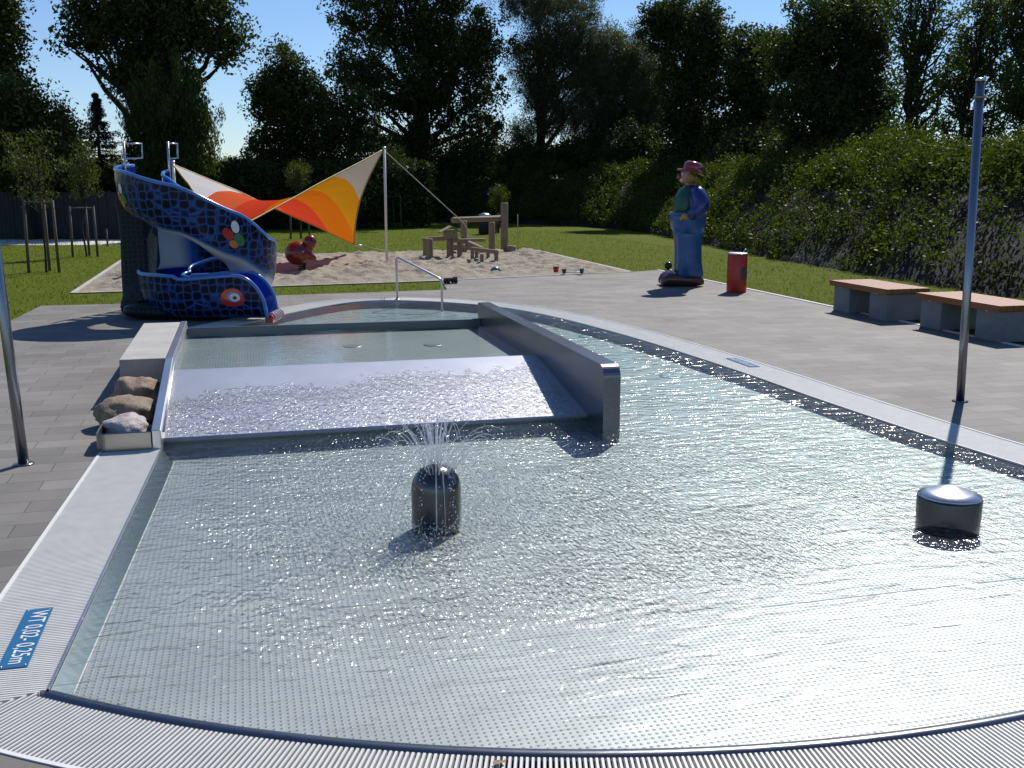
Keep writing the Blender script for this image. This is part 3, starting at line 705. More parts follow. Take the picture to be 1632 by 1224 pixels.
def tree(name, label, cat, px, d, blobs, zb=0.0, trunk_r=.3, ncl=260, per=60, leaf=.2, mat='leafd', cr=.75, droop=0, seed=1, group=None, fill=.5, aspect=.55, trunk_to=None, nlimb=34, vert=1.0, depth=.85):
    """blobs in photo pixels (x, y, rx, ry) at distance d"""
    rng = np.random.default_rng(seed); k = d / F; leaf *= .70; per = int(per * 1.25); ncl = int(ncl * 1.3 * max(1, d / 47) ** 1.6); cr *= .88
    rt = empty(name, cf((px - 816) * k, d, zb)); tag(rt, label, cat, group)
    base_ = cf((px - 816) * k, d, zb); org = np.array(base_)
    C = []; areas = [b[2] * b[3] for b in blobs]; tot = sum(areas); cents = []
    for (bx, by, rx, ry), ar in zip(blobs, areas):
        m = max(4, int(ncl * ar / tot)); dd = rng.normal(size=(m, 3)); dd /= np.linalg.norm(dd, axis=1)[:, None]
        rr = rng.random(m) ** (1 / (3 * fill + .6)); q = dd * rr[:, None]
        q *= (1 + .22 * np.array([noise.noise(Vector((u_[0] * 2.6 + seed, u_[1] * 2.6, u_[2] * 2.6))) for u_ in dd]) * 2.2)[:, None]; q *= np.where(rng.random(m) < .10, 1.12 + .22 * rng.random(m), 1.0)[:, None]
        off = rng.normal() * .25 * rx * k
        X = (bx - 816) * k + q[:, 0] * rx * k; D = d + off + q[:, 1] * rx * k * depth; Z = CH + (HZP - by) * k + q[:, 2] * ry * k
        wx = CX + X * UX + D * UY; wy = CY - X * UY + D * UX
        C.append(np.stack([wx, wy, Z], 1)); cents.append((cf((bx - 816) * k, d + off, CH + (HZP - by) * k), rx * k, ry * k))
    C = np.concatenate(C); C = C[C[:, 2] > zb + .25]
    R = np.stack([np.full(len(C), cr) * (.4 + 1.1 * rng.random(len(C)))] * 3, 1); R[:, 2] *= vert
    V, FA = leaves(C, R, per, leaf, rng, droop, aspect)
    npmesh('crown', V - org, FA, M[mat], rt)
    mb = MB(); top = max(cents, key=lambda c: c[0].z)[0]
    zt = trunk_to if trunk_to is not None else top.z * .93
    tx = limb(mb, (0, 0, -.3 - zb), ((top.x - base_.x) * .6, (top.y - base_.y) * .6, zt - zb), trunk_r, trunk_r * .18, rng, .05, 9, 8)
    idx = rng.choice(len(C), min(nlimb, len(C)), replace=False)
    for i_ in idx:
        tgt = Vector(C[i_] - org); H_ = max(.5, tgt.z * (.35 + .4 * rng.random()))
        s_ = min(tx, key=lambda q: abs(q.z - H_)); f = max(.12, 1 - s_.z / max(1, zt - zb))
        m = limb(mb, s_, tgt, trunk_r * .42 * f + .02, .012, rng, .16, 5, 5)
        if rng.random() < .5 and len(C) > 3:
            j = int(np.argmin(np.linalg.norm(C - org - np.array(m[3]) - rng.normal(size=3), axis=1))); limb(mb, m[3], Vector(C[j] - org), .03, .01, rng, .1, 3, 4)
    mb.build('trunk', M['bark'], rt)
    return rt
HZP = 290
TG = 'tall dark trees beyond the bank and hedge'
tree('poplar_tree', 'tall dark poplar at the far left edge of the photo', 'tree', 8, 43, [(24, -40, 50, 110), (20, 80, 48, 90), (15, 180, 62, 70)], 0, .45, 420, 75, .24, 'leafd', .7, 0, 11, TG, vert=1.3)
tree('broadleaf_tree', 'dark rounded tree at the left standing before the tall poplar', 'tree', 55, 39, [(40, 190, 62, 55), (85, 235, 58, 55), (30, 250, 60, 45)], 0, .3, 330, 70, .2, 'leafd', .65, 0, 12, TG)
tree('broadleaf_tree', 'small loose light-topped tree between left dark tree and conifer', 'tree', 128, 44, [(125, 235, 22, 50), (120, 190, 10, 30), (150, 285, 40, 30), (100, 275, 40, 30)], 0, .16, 150, 46, .17, 'leafm', .5, 0, 13, TG)
def conifer(px, d, top, bot, hw, seed, label):
    rng = np.random.default_rng(seed); k = d / F; b = cf((px - 816) * k, d, 0); rt = empty('conifer_tree', b); tag(rt, label, 'tree', TG)
    H_ = CH + (HZP - top) * k; z0 = 1.0; C = []; mb = MB(); mb.tube([(0, 0, -.2), (0, 0, H_ * .5), (0, 0, H_)], [.16, .09, .01], 7)
    for i in range(26):
        t = i / 25; z = z0 + (H_ - z0) * t; R_ = hw * k * (1 - t) ** .9 * (.62 + .6 * rng.random()) + .05
        for a in rng.random(7) * 2 * PI:
            for s in np.linspace(.25, 1, 5): C.append((math.cos(a) * R_ * s, math.sin(a) * R_ * s, z - .15 * s * R_ + .1 * s * s * R_))
            mb.tube([(0, 0, z), (math.cos(a) * R_, math.sin(a) * R_, z - .05 * R_)], [.022, .006], 4, cap=False)
    C = np.array(C); V, FA = leaves(C, np.full((len(C), 3), .13), 16, .12, rng, .15, .3)
    npmesh('crown', V, FA, M['leafc'], rt); mb.build('trunk', M['bark'], rt)
conifer(174, 45, 160, 300, 66, 14, 'dark pointed conifer against the sky left of the big poplar')
tree('poplar_tree', 'huge spreading tree behind the slide whose top leaves the frame', 'tree', 262, 47, [(280, -40, 120, 80), (200, 30, 75, 42), (345, 45, 70, 55), (270, 70, 95, 60), (165, 65, 38, 38), (385, 90, 36, 26), (250, 130, 42, 40), (300, 150, 40, 45), (270, 215, 45, 60)], 0, .7, 450, 70, .27, 'leafd', .72, 0, 15, TG, fill=.7, trunk_to=16)
tree('willow_tree', 'weeping willow hanging beneath the huge tree behind the slide', 'tree', 292, 44.5, [(285, 175, 62, 60), (250, 215, 32, 62), (325, 215, 30, 65), (285, 255, 60, 42)], 0, .35, 330, 70, .26, 'leafm', .38, 1.2, 16, TG, vert=2.4, aspect=.22, fill=.8)
tree('broadleaf_tree', 'bushy tree left of the tallest tree with sky on its left', 'tree', 475, 51, [(470, 140, 42, 50), (440, 165, 34, 40), (500, 190, 55, 60), (450, 250, 46, 55), (515, 270, 60, 60), (560, 200, 40, 50), (430, 300, 40, 40)], 0, .3, 420, 70, .22, 'leafd', .62, 0, 17, TG, fill=.7)
tree('broadleaf_tree', 'tallest dark tree above the shade sail reaching out of frame', 'tree', 672, 60, [(690, -50, 130, 80), (600, 40, 62, 60), (700, 60, 90, 75), (620, 140, 72, 55), (745, 110, 68, 68), (690, 180, 62, 50), (590, 230, 52, 45), (765, 200, 40, 50), (640, 250, 60, 35), (560, 120, 30, 30)], 2, .6, 600, 70, .25, 'leafd', .7, 0, 18, TG, fill=.8, trunk_to=18, nlimb=50)
tree('willow_tree', 'grey-green willow right of the tallest tree with bent trunk', 'tree', 868, 61, [(845, 5, 52, 50), (895, 60, 58, 60), (850, 120, 40, 50), (925, 120, 55, 50), (870, 180, 35, 45), (835, 220, 20, 35)], 1.5, .38, 620, 90, .2, 'leafw', .62, .4, 19, TG, aspect=.25, fill=.8, trunk_to=11.5, nlimb=44)
tree('willow_tree', 'broad grey-green willow left of the round-topped dark tree', 'tree', 965, 60, [(960, 110, 58, 50), (1010, 125, 48, 55), (990, 175, 60, 55), (930, 200, 48, 50), (1035, 190, 28, 45)], 1.5, .36, 620, 90, .2, 'leafw', .62, .4, 20, TG, aspect=.25, fill=.8, trunk_to=9.5)
tree('broadleaf_tree', 'dark round-topped tree standing above the painted statue', 'tree', 1085, 53, [(1080, 45, 50, 42), (1045, 65, 35, 38), (1120, 75, 32, 45), (1085, 120, 55, 50), (1075, 190, 42, 55), (1110, 225, 40, 40)], 2, .3, 380, 70, .21, 'leafd', .6, 0, 21, TG, fill=.75, trunk_to=10.5)
tree('broadleaf_tree', 'lower dark tree right behind the statue under a flat treeline', 'tree', 1185, 51, [(1180, 95, 42, 40), (1215, 110, 40, 45), (1170, 160, 50, 55), (1210, 200, 50, 50), (1150, 230, 30, 40)], 2, .28, 330, 70, .22, 'leafd', .62, 0, 22, TG)
tree('broadleaf_tree', 'dense dark tree mass left of the open thin-branched trees', 'tree', 1305, 42, [(1290, 55, 60, 42), (1345, 50, 55, 50), (1250, 95, 45, 45), (1330, 120, 75, 60), (1270, 180, 62, 55), (1360, 185, 50, 55), (1310, 235, 75, 30)], 2.5, .34, 560, 75, .2, 'leafd', .58, 0, 23, TG, fill=.8)
tree('slender_tree', 'open thin-branched tree left of the right steel pole, sky showing through', 'tree', 1432, 37, [(1440, -10, 55, 45), (1420, 70, 32, 50), (1470, 60, 45, 45), (1440, 140, 45, 40), (1500, 110, 35, 40), (1450, 215, 40, 35)], 2.6, .16, 190, 48, .15, 'leafm', .5, 0, 24, TG, fill=.8, nlimb=60)
tree('slender_tree', 'leaning thin tree beside the right steel pole with open crown', 'tree', 1500, 35, [(1560, 20, 50, 45), (1540, 90, 40, 45), (1510, 150, 35, 40), (1580, 150, 40, 40), (1530, 215, 45, 30)], 2.7, .12, 200, 48, .15, 'leafm', .48, 0, 25, TG, fill=.8, nlimb=60)
tree('broadleaf_tree', 'leafy tree at the right edge of the photo above the bank', 'tree', 1630, 33, [(1610, 40, 45, 60), (1640, 110, 50, 60), (1600, 170, 40, 40), (1650, 200, 45, 45)], 2.7, .2, 300, 60, .15, 'leafm', .5, 0, 26, TG)
tree('broadleaf_tree', 'unseen tree added beyond the bank at right to shade it', 'tree', 1850, 30, [(1850, 60, 90, 80), (1800, 160, 80, 70), (1900, 150, 80, 70)], 2.0, .25, 300, 50, .2, 'leafd', .7, 0, 27, TG)  # out of view, added so its shadow darkens the bank
tree('broadleaf_tree', 'second unseen tree added beyond the bank at right to shade it', 'tree', 2150, 27, [(2150, 60, 110, 90), (2080, 150, 100, 80), (2230, 150, 90, 80)], 2.0, .25, 300, 50, .2, 'leafd', .7, 0, 28, TG)  # another unseen tree added to shade the bank
# background undergrowth, one row of separate big bushes
ug = [(395, 48, 300, 50, 34), (470, 49, 320, 55, 50), (560, 49, 315, 60, 50), (650, 59, 275, 60, 45), (740, 60, 265, 55, 40), (830, 60, 262, 50, 28), (920, 60, 252, 55, 24), (1010, 56, 248, 45, 38), (1090, 52, 258, 55, 26), (1180, 47, 250, 55, 32), (1270, 44, 245, 55, 25), (1370, 40, 238, 50, 32), (225, 47, 330, 60, 50), (310, 48, 320, 55, 55), (100, 44, 310, 55, 45), (30, 43, 315, 60, 50), (160, 46, 325, 40, 45)]
adj = ['under the tall trees', 'behind the lawn', 'behind the hedge line']
def where_x(px):
    t = [(60, 'at the far left beneath the poplar'), (130, 'left of the conifer behind the dark fence'), (190, 'below the pointed conifer'), (260, 'just left of the slide behind the fence end'), (340, 'directly behind the slide'), (420, 'between slide and bushy tree'), (510, 'under the bushy tree left of the sail peak'), (600, 'behind the shade sail'), (700, 'right of the sail pole top'), (790, 'above the timber play frame'), (875, 'beneath the bent-trunk willow'), (960, 'between the two grey-green willows'), (1050, 'left of the statue head'), (1130, 'behind the statue head'), (1225, 'right of the statue above the bank'), (1320, 'above the red bin on the bank top'), (2000, 'above the first bench on the bank top')]
    for a, b in t:
        if px <= a: return b
for i, (px, d, y, rx, ry) in enumerate(ug):
    tree('undergrowth_bush', 'dark undergrowth bush ' + where_x(px), 'bush', px, d, [(px, y, rx, ry), (px + 18, y - ry * .4, rx * .6, ry * .6), (px - 20, y + 8, rx * .7, ry * .8)], 0 if px < 600 else 1.8, .08, 150, 60, .22, 'leafd', .62, 0, 40 + i, 'dark bushes under the treeline', nlimb=8)
# dense dark hedge across the back left
rng = np.random.default_rng(5); a_ = cf(-14, 49, 0); b_ = cf(-4.0, 50, 0)
n_ = 1500; t = rng.random(n_); hh = rng.random(n_) ** .7
C = np.stack([a_.x + (b_.x - a_.x) * t + rng.normal(size=n_) * .15, a_.y + (b_.y - a_.y) * t + rng.normal(size=n_) * .35, .1 + hh * 2.75], 1)
V, FA = leaves(C, np.full((n_, 3), .38), 34, .17, rng); h_ = npmesh('hedge', V, FA, M['leafd']); tag(h_, 'long dark clipped hedge behind the lawn and shade sail', 'hedge')
# bank cover
NB = len(base); rng = np.random.default_rng(9); C = []; Cb = []
offs = {d: offset(base, d) for d in [x * .25 for x in range(0, 44)]}
for _ in range(8200):
    s = rng.random() * (NB - 2); q = rng.random() ** 1.45; d = .08 + q * 9.7
    d4 = round(min(d, 10.5) * 4) / 4; a = offs[d4]; i = int(s); f = s - i
    x = a[i][0] * (1 - f) + a[i + 1][0] * f; y = a[i][1] * (1 - f) + a[i + 1][1] * f; z = hprof(d4 / 9)
    nz = noise.noise(Vector((x * .35, y * .35, 5)))
    if y < 3: continue
    pass
    gro = .25 + .55 * rng.random() * min(1, d / 3)
    if d < 2.5 and y < 25 and rng.random() < .52 + nz * .8: continue
    if d < 2.5 and (y < 25) and rng.random() < .5: Cb.append((x, y, z + .05 + .25 * rng.random()))
    else: C.append((x, y, z + gro * (1 + nz)))
C = np.array(C); Cb = np.array(Cb)
V, FA = leaves(C, np.full((len(C), 3), .36) * (.6 + .7 * rng.random(len(C)))[:, None], 58, .10, rng, -.25, .5)
tag(npmesh('ground_cover', V, FA, M['leafs']), 'dense green shrub cover on the bank', kind='stuff')
V, FA = leaves(Cb, np.full((len(Cb), 3), .36), 44, .095, rng, .0, .5)
tag(npmesh('ground_cover', V, FA, M['leafb']), 'sparse brownish plants low on the dark bank', kind='stuff')
def shrub(pt, r, h, seed, label):
    rng = np.random.default_rng(seed); rt = empty('shrub', pt); tag(rt, label, 'shrub', 'shrubs on the bank')
    n_ = 46; dd = rng.normal(size=(n_, 3)); dd /= np.linalg.norm(dd, axis=1)[:, None]; dd[:, 2] = np.abs(dd[:, 2]); rr = rng.random(n_) ** .4
    C = dd * rr[:, None] * np.array([r, r, h]); mb = MB()
    for q in C[:12]: mb.tube([(0, 0, -.1), Vector(q) * .6, Vector(q)], [.02, .012, .004], 4, cap=False)
    V, FA = leaves(C, np.full((n_, 3), r * .33), 46, .11, rng, -.2, .45); npmesh('foliage', V, FA, M['leafs'], rt); mb.build('stem', M['bark'], rt)
SH = [(1150, 31), (1215, 30), (1290, 28), (1355, 26.5), (1430, 25), (1500, 24), (1570, 23), (1630, 22), (1060, 36), (1000, 39), (930, 42), (860, 44), (790, 46), (1250, 33), (1400, 29), (1590, 27), (720, 47)]
SL = ['bushy bank shrub just right of the statue', 'bank shrub above the red bin', 'bank shrub between bin and first bench', 'bank shrub above the far end of the first bench', 'bank shrub above the gap between the benches', 'bank shrub left of the right steel pole', 'bank shrub just right of the right steel pole', 'bank shrub at the right edge of the photo', 'bank shrub just left of the statue', 'bank shrub over the lawn left of the statue', 'bank shrub right of the timber post above the toys', 'bank shrub behind the tall timber post', 'bank shrub behind the far litter bin', 'upper bank shrub above the red bin', 'upper bank shrub above the first bench', 'upper bank shrub right of the steel pole top', 'bank shrub above the timber frame left end']
for i, ((px, d), lb) in enumerate(zip(SH, SL)):
    p0 = cf((px - 816) * d / F, d, 0); bd = min((math.hypot(p0.x - q[0], p0.y - q[1]), k) for k, q in enumerate(base))
    sd = 2.6 + 2.2 * ((i * 37) % 10) / 10; pt = bank_pt(bd[1], sd)
    shrub(pt, .8 + .35 * ((i * 13) % 7) / 7, .8 + .35 * ((i * 7) % 5) / 5, 60 + i, lb)
# grass blades
rng = np.random.default_rng(3); n_ = 170000
Xg = rng.random(n_) * 62 - 22; Dg = 12.5 + (rng.random(n_) ** 1.5) * 34
wx = CX + Xg * UX + Dg * UY; wy = CY - Xg * UY + Dg * UX
def inpoly(x, y, poly):
    ins = np.zeros(len(x), bool); n = len(poly)
    for i in range(n):
        x1, y1 = poly[i]; x2, y2 = poly[(i + 1) % n]
        c = ((y1 > y) != (y2 > y)); xi = (x2 - x1) * (y - y1) / ((y2 - y1) if y2 != y1 else 1e-9) + x1; ins ^= c & (x < xi)
    return ins
keep = ~inpoly(wx, wy, pave) & ~inpoly(wx, wy, [(SX0 - .05, SY0 - .05), (4.7, SY0 + .66), (SX1 + .05, 14.62), (SX1 + .05, SY1 + .05), (SX0 - .05, SY1 + .05)]) & (wx < 14.5) & (np.abs(Xg) < Dg * .55) & ~((wx > 10.38) & (wx < 10.5) & (wy < 15.1))
wx, wy = wx[keep], wy[keep]; n_ = len(wx); an = rng.random(n_) * 2 * PI; hgt = (.025 + .035 * rng.random(n_)); wd = .006 + .006 * rng.random(n_)
dx, dy = np.cos(an), np.sin(an); lean = rng.normal(size=(n_, 2)) * .018
V = np.stack([np.stack([wx - dx * wd, wy - dy * wd, np.full(n_, -.012)], 1), np.stack([wx + dx * wd, wy + dy * wd, np.full(n_, -.012)], 1), np.stack([wx + lean[:, 0], wy + lean[:, 1], hgt - .012], 1)], 1).reshape(-1, 3)
tag(npmesh('grass', V, np.arange(n_ * 3).reshape(-1, 3), M['blade']), 'short mown grass blades of the lawn', kind='stuff')

# ------------------------------------------------------------------ fence on the left
rt = empty('board_fence', cf(-20, 39.5, 0), -T); tag(rt, 'long dark board fence behind the left lawn', 'fence')
mb = MB()
for i in range(140):
    x = -13 + i * .16 + random.uniform(-.004, .004); mb.box((x, 0, .02), (x + .15, .03, 1.72 + random.uniform(-.01, .01)))
mb.build('boards', M['fence'], rt)
for i in range(9):
    mb = MB(); x = -12 + i * 2.4; mb.box((x, .032, 0), (x + .1, .13, 1.78)); mb.build('post', M['fence'], rt)
mb = MB(); p = cf(-13.5, 37.2, 0)
rt = empty('grey_panel', p, -T); tag(rt, 'short grey panel at the right end of the dark fence beside the slide', 'fence panel')
mb.box((0, 0, .05), (1.5, .06, 1.75)); mb.build('panel', M['darkgrey'], rt, .01)
for a_ in (-.08, 1.502): mb = MB(); mb.box((a_, -.01, 0), (a_ + .078, .07, 1.85)); mb.build('post', M['stakewood'], rt)

# ------------------------------------------------------------------ staked saplings
def sapling(px, d, hs, label, crown, seed, leaf=True, n_st=3, rad=.35):
    rng = np.random.default_rng(seed); k = d / F; b = cf((px - 816) * k, d, 0); rt = empty('staked_sapling', b, -T); tag(rt, label, 'sapling', 'young trees tied to stakes')
    pts = [(-rad, -.1), (rad, -.05), (-.05, rad)][:n_st]
    for x, y in pts:
        mb = MB(); mb.tube([(x, y, -.1), (x * .93, y * .93, hs)], .035, 7); mb.build('stake', M['stakewood'], rt)
    mb = MB()
    for i in range(len(pts)):
        a = pts[i]; c = pts[(i + 1) % len(pts)]; mb.tube([(a[0] * .93, a[1] * .93, hs - .05), (c[0] * .93, c[1] * .93, hs - .05)], .018, 5)
    mb.build('crossbar', M['stakewood'], rt)
    mb = MB(); top = crown[2] + crown[3]
    limb(mb, (.02, 0, -.1), (0.05, 0, top * .9), .03, .008, rng, .06, 6, 6)
    n_ = 60; dd = rng.normal(size=(n_, 3)); dd /= np.linalg.norm(dd, axis=1)[:, None]; rr = rng.random(n_) ** .5
    C = np.array([crown[0], 0, crown[2]]) + dd * rr[:, None] * np.array([crown[1], crown[1] * .8, crown[3]])
    for q in C[:26]: limb(mb, (.03, 0, max(hs * .8, q[2] * .7)), q, .014, .004, rng, .1, 3, 4)
    mb.build('trunk', M['bark'], rt)
    V, FA = leaves(C, np.full((n_, 3), .22), 34, .085, rng, .6, .28); npmesh('crown', V, FA, M['leafy'], rt)
    return rt
sapling(74, 24.7, 1.68, 'nearest staked sapling on the left lawn with drooping yellow-green leaves', (-.05, .78, 2.5, 1.0), 71)
sapling(141, 30, 1.42, 'second staked sapling on the left lawn with upright yellowish crown', (.1, .5, 2.35, .9), 72)
sapling(482, 39.5, 1.25, 'far staked sapling seen beneath the middle of the shade sail', (0, .45, 2.4, .55), 73)
sapling(630, 49, 1.5, 'far staked sapling just right of the sail pole', (0, .7, 3.0, .9), 74)
sapling(795, 44, .8, 'small staked sapling right of the far litter bin', (0, .4, 1.5, .6), 75, rad=.12)
mb = MB(); q = cf(-13.5, 34.8, 0); rt = empty('garden_post', q); tag(rt, 'single thin post by the far path left of the slide', 'post'); mb.tube([(0, 0, -.05), (0, 0, .55)], .03, 6); mb.lathe((0, 0, .55), [(.03, 0), (.035, .01), (.0, .03)], 8); mb.build('post', M['stakewood'], rt)
# far litter bin
q = cf(-1.13, 43, 0); rt = empty('litter_bin', q); tag(rt, 'dark far litter bin with rounded shiny lid behind the timber frame', 'bin')
mb = MB(); mb.lathe((0, 0, 0), [(.22, 0), (.25, .02), (.25, .66), (.22, .68)], 16); mb.build('bin_body', M['fence'], rt)
mb = MB(); mb.lathe((0, 0, .70), [(.28, 0), (.29, .02), (.24, .10), (.12, .15), (.01, .165)], 16); mb.build('lid', M['steel'], rt)
mb = MB(); mb.tube([(.26, 0, 0), (.26, 0, .75)], .02, 6); mb.build('post', M['fence'], rt)

# ------------------------------------------------------------------ slide
SC = cf(-5.02, 16.75, 0)
slide = empty('snake_slide', SC, -T); tag(slide, 'big blue spiral snake slide with scale pattern and painted eye at pool edge', 'water slide')
R0 = .84; TH0, TH1 = 160, 630; TS = .95          # degrees, then straight run in metres
zr_keys = [(150, 2.32), (180, 2.29), (225, 2.20), (270, 2.0), (315, 1.58), (350, 1.17), (385, .98), (430, .90), (480, .80), (540, .70), (590, .665), (630, .66), (700, .66)]
dp_keys = [(150, .62), (180, .62), (270, .66), (320, .68), (360, .68), (410, .62), (480, .52), (540, .50), (630, .58), (700, .58)]
def lerpk(ks, t):
    if t <= ks[0][0]: return ks[0][1]
    for (a, b), (c, d) in zip(ks[:-1], ks[1:]):
        if t <= c:
            f = (t - a) / (c - a); f = f * f * (3 - 2 * f) * .35 + f * .65; return b + (d - b) * f
    return ks[-1][1]
rk = [(150, .84), (400, .84), (465, .72), (540, .53), (595, .70), (630, .84)]
def path(s):
    """s in degrees along helix; beyond TH1 the straight run, 60 degrees per metre"""
    if s <= TH1:
        a = math.radians(s); return Vector((math.cos(a), math.sin(a), 0)) * lerpk(rk, s), Vector((math.cos(a), math.sin(a), 0)), lerpk(zr_keys, s), lerpk(dp_keys, s)
    m = (s - TH1) / 90.0 * 1.32; c = Vector((m, -R0, 0)); t = m / 1.32
    z = .66; dpt = .58
    return c, Vector((0, -1, 0)), z, dpt
def rimfac(s):
    m = (s - TH1) / 90.0
    if m <= .68: return 1.0 + .10 * math.sin(max(0, m) / .68 * PI / 2) ** 2
    q = (m - .68) / .32; return 1.1 * (math.sqrt(max(0, 1 - q * q)) * .88 + .12 * (1 - q))
HWD = .33
def sec(s, phi, off=0.0):
    """phi -90 (inner rim) .. 90 (outer rim)"""
    c, out, zr, dp = path(s); f = rimfac(s); a = math.radians(phi)
    e = .62; sx = math.copysign(abs(math.sin(a)) ** e, math.sin(a)); cz = abs(math.cos(a)) ** .75
    floor = zr - dp; top = dp * f * (1.0 + (.08 if phi > 0 else -.06) * (1 if s < TH1 else .0))
    z = floor + top * (1 - cz); x = HWD * sx
    if s > TH1: z -= min(1, (s - TH1) / 90) * .0
    n = Vector((out.x * sx, out.y * sx, -cz)).normalized()
    return c + out * x + Vector((0, 0, z)) + n * off
SS = [TH0 + (TH1 - TH0) * i / 110 for i in range(111)] + [TH1 + 90 * i / 26 for i in range(1, 27)]
PH = [-90 + 180 * i / 28 for i in range(29)]
mb = MB()
mb.grid([[sec(s, p_, .035) for p_ in PH] for s in SS], 0, True)
kk = [(150, 15.5), (230, 17), (290, 19), (350, 21.4), (410, 21), (450, 19)]
for s in (SS[0], SS[-1]):
    mb.grid([[sec(s, p_, .035) for p_ in PH], [sec(s, p_, 0) for p_ in PH]], 0, False)
o = mb.build('chute_shell', M['shell'], slide)
at_ = o.data.attributes.new('blend', 'FLOAT', 'POINT'); vals = [-3.0] * len(o.data.vertices)
for i, s_ in enumerate(SS):
    for k in range(29): vals[i * 29 + k] = min(k - 7.5, lerpk(kk, s_) - k) - max(0, (s_ - 465) / 12)
at_.data.foreach_set('value', vals)
mb = MB(); mb.grid([[sec(s, p_, 0) for p_ in PH] for s in SS], 0, True, True); mb.build('chute_lining', M['blue'], slide)
for p_ in (-90, 90):
    mb = MB(); mb.tube([sec(s, p_, .018) for s in SS], .030, 8); mb.build('rim', M['rim'], slide)
# the white fairing below the start of the chute, seen through the loop
mb = MB(); rows = []
for i in range(15):
    t = i / 14; row = []
    for k in range(21):
        a = math.radians(186 - 122 * k / 20); zt = 1.66 - .22 * (k / 20) - .25 * (k / 20) ** 2; zb_ = .70
        r = .80 + .12 * math.sin(t * PI) * (1 - .4 * k / 20) - .06 * t
        row.append(Vector((math.cos(a) * r, math.sin(a) * r, zb_ + (zt - zb_) * (1 - t))))
    rows.append(row)
mb.grid(rows, 0, True)
o = mb.build('fairing', M['shell'], slide); at_ = o.data.attributes.new('blend', 'FLOAT', 'POINT'); at_.data.foreach_set('value', [(11.5 - k) * .6 for i in range(15) for k in range(21)]); sm = o.modifiers.new('solid', 'SOLIDIFY'); sm.thickness = .03
# support pillar and belly
mb = MB(); pts = []
def rbox(cx, cy, hx, hy, z, n=24):
    out = []
    for k in range(n):
        q = 2 * PI * k / n; c, s = math.cos(q), math.sin(q); e = .35
        out.append((cx + hx * math.copysign(abs(c) ** e, c), cy + hy * math.copysign(abs(s) ** e, s), z))
    return out
secs = [(.24, .34, 0.0), (.30, .42, .06), (.31, .45, .16), (.27, .40, .34), (.235, .36, .7), (.22, .34, 1.2), (.23, .35, 1.6), (.26, .36, 1.82)]
rows = [rbox(-.95 + .04 * (1 if z < .5 else 0), -.02, hx, hy, z) for hx, hy, z in secs]; rows = [r + [r[0]] for r in rows]
mb.grid(rows, 0, True); mb.build('support_pillar', M['dscales'], slide)
mb = MB(); secs = [(.62, .62, .0), (.8, .74, .03), (.92, .82, .10), (.9, .8, .2), (.7, .7, .26)]
rows = [rbox(-.15, -.12, hx, hy, z, 30) for hx, hy, z in secs]; rows = [r + [r[0]] for r in rows]
mb.grid(rows, 0, True); mb.build('base', M['dscales'], slide)
# ladder behind with two hand rails
mb = MB()
for k in range(8): z = .2 + .23 * k; mb.box((-1.16, .72 + (7 - k) * .09, z), (-.52, .72 + (7 - k) * .09 + .16, z + .03))
mb.build('ladder_tread', M['steel'], slide)
for x in (-1.17, -.5):
    mb = MB(); mb.tube([(x, 1.5, .0), (x, 1.42, .1), (x, .75, 1.85), (x, .5, 1.95)], .022, 8); mb.build('ladder_rail', M['steel'], slide)
for x, sg in ((-1.14, .22), (-.44, .09)):
    mb = MB(); mb.tube([(x, .10, 1.9), (x, .10, 2.73)], .019, 8)
    mb.tube([(x, .10, 2.70), (x + sg, .28, 2.70), (x + sg, .28, 2.48), (x, .10, 2.46)], .015, 8)
    mb.tube([(x, .10, 2.61), (x + .01, .10, 2.62)], .024, 8)
    mb.build('hand_rail', M['steel'], slide)
# painted blotches, conforming patches proud of the shell
def blotch(s0, p0, ds, dp, mat, name, off=.039):
    n_ = 9; rows = []
    mb = MB(); ctr = sec(s0, p0, off + .002); N_ = 22; ring_ = []
    for rr in (1.0, .66, .33):
        ring_.append([sec(s0 + ds * rr * math.cos(2 * PI * k / N_), p0 + dp * rr * math.sin(2 * PI * k / N_), off) for k in range(N_ + 1)])
    ring_.append([sec(s0, p0, off)] * (N_ + 1))
    mb.grid(ring_, 0, True); return mb.build(name, M[mat], slide)
def parrot(s, p_):
    blotch(s, p_ + 9, 3.2, 6, 'white', 'painted_spot', .040); blotch(s - 5.5, p_ - 2, 4.2, 7, 'red', 'painted_spot', .041); blotch(s + 3.2, p_ - 4, 4.4, 8, 'green', 'painted_spot', .042); blotch(s - 1, p_ - 13, 3.5, 6, 'orange', 'painted_spot', .043)
parrot(219, 66); parrot(313, 70); parrot(572, 60)
es, ep = TH1 + 55, 66
blotch(es, ep, 12.5, 14, 'red', 'eye_ring', .042); blotch(es + 1.5, ep + 2, 7, 7.5, 'rim', 'eye_ring', .046); blotch(es + 2.6, ep + 2, 5.4, 6, 'white', 'eye', .050); blotch(es + 2.6, ep + 2, 2.2, 2.4, 'black', 'pupil', .054)
blotch(470, -62, 6, 8, 'red', 'painted_spot', .041); blotch(462, -58, 5, 7, 'white', 'painted_spot', .042)
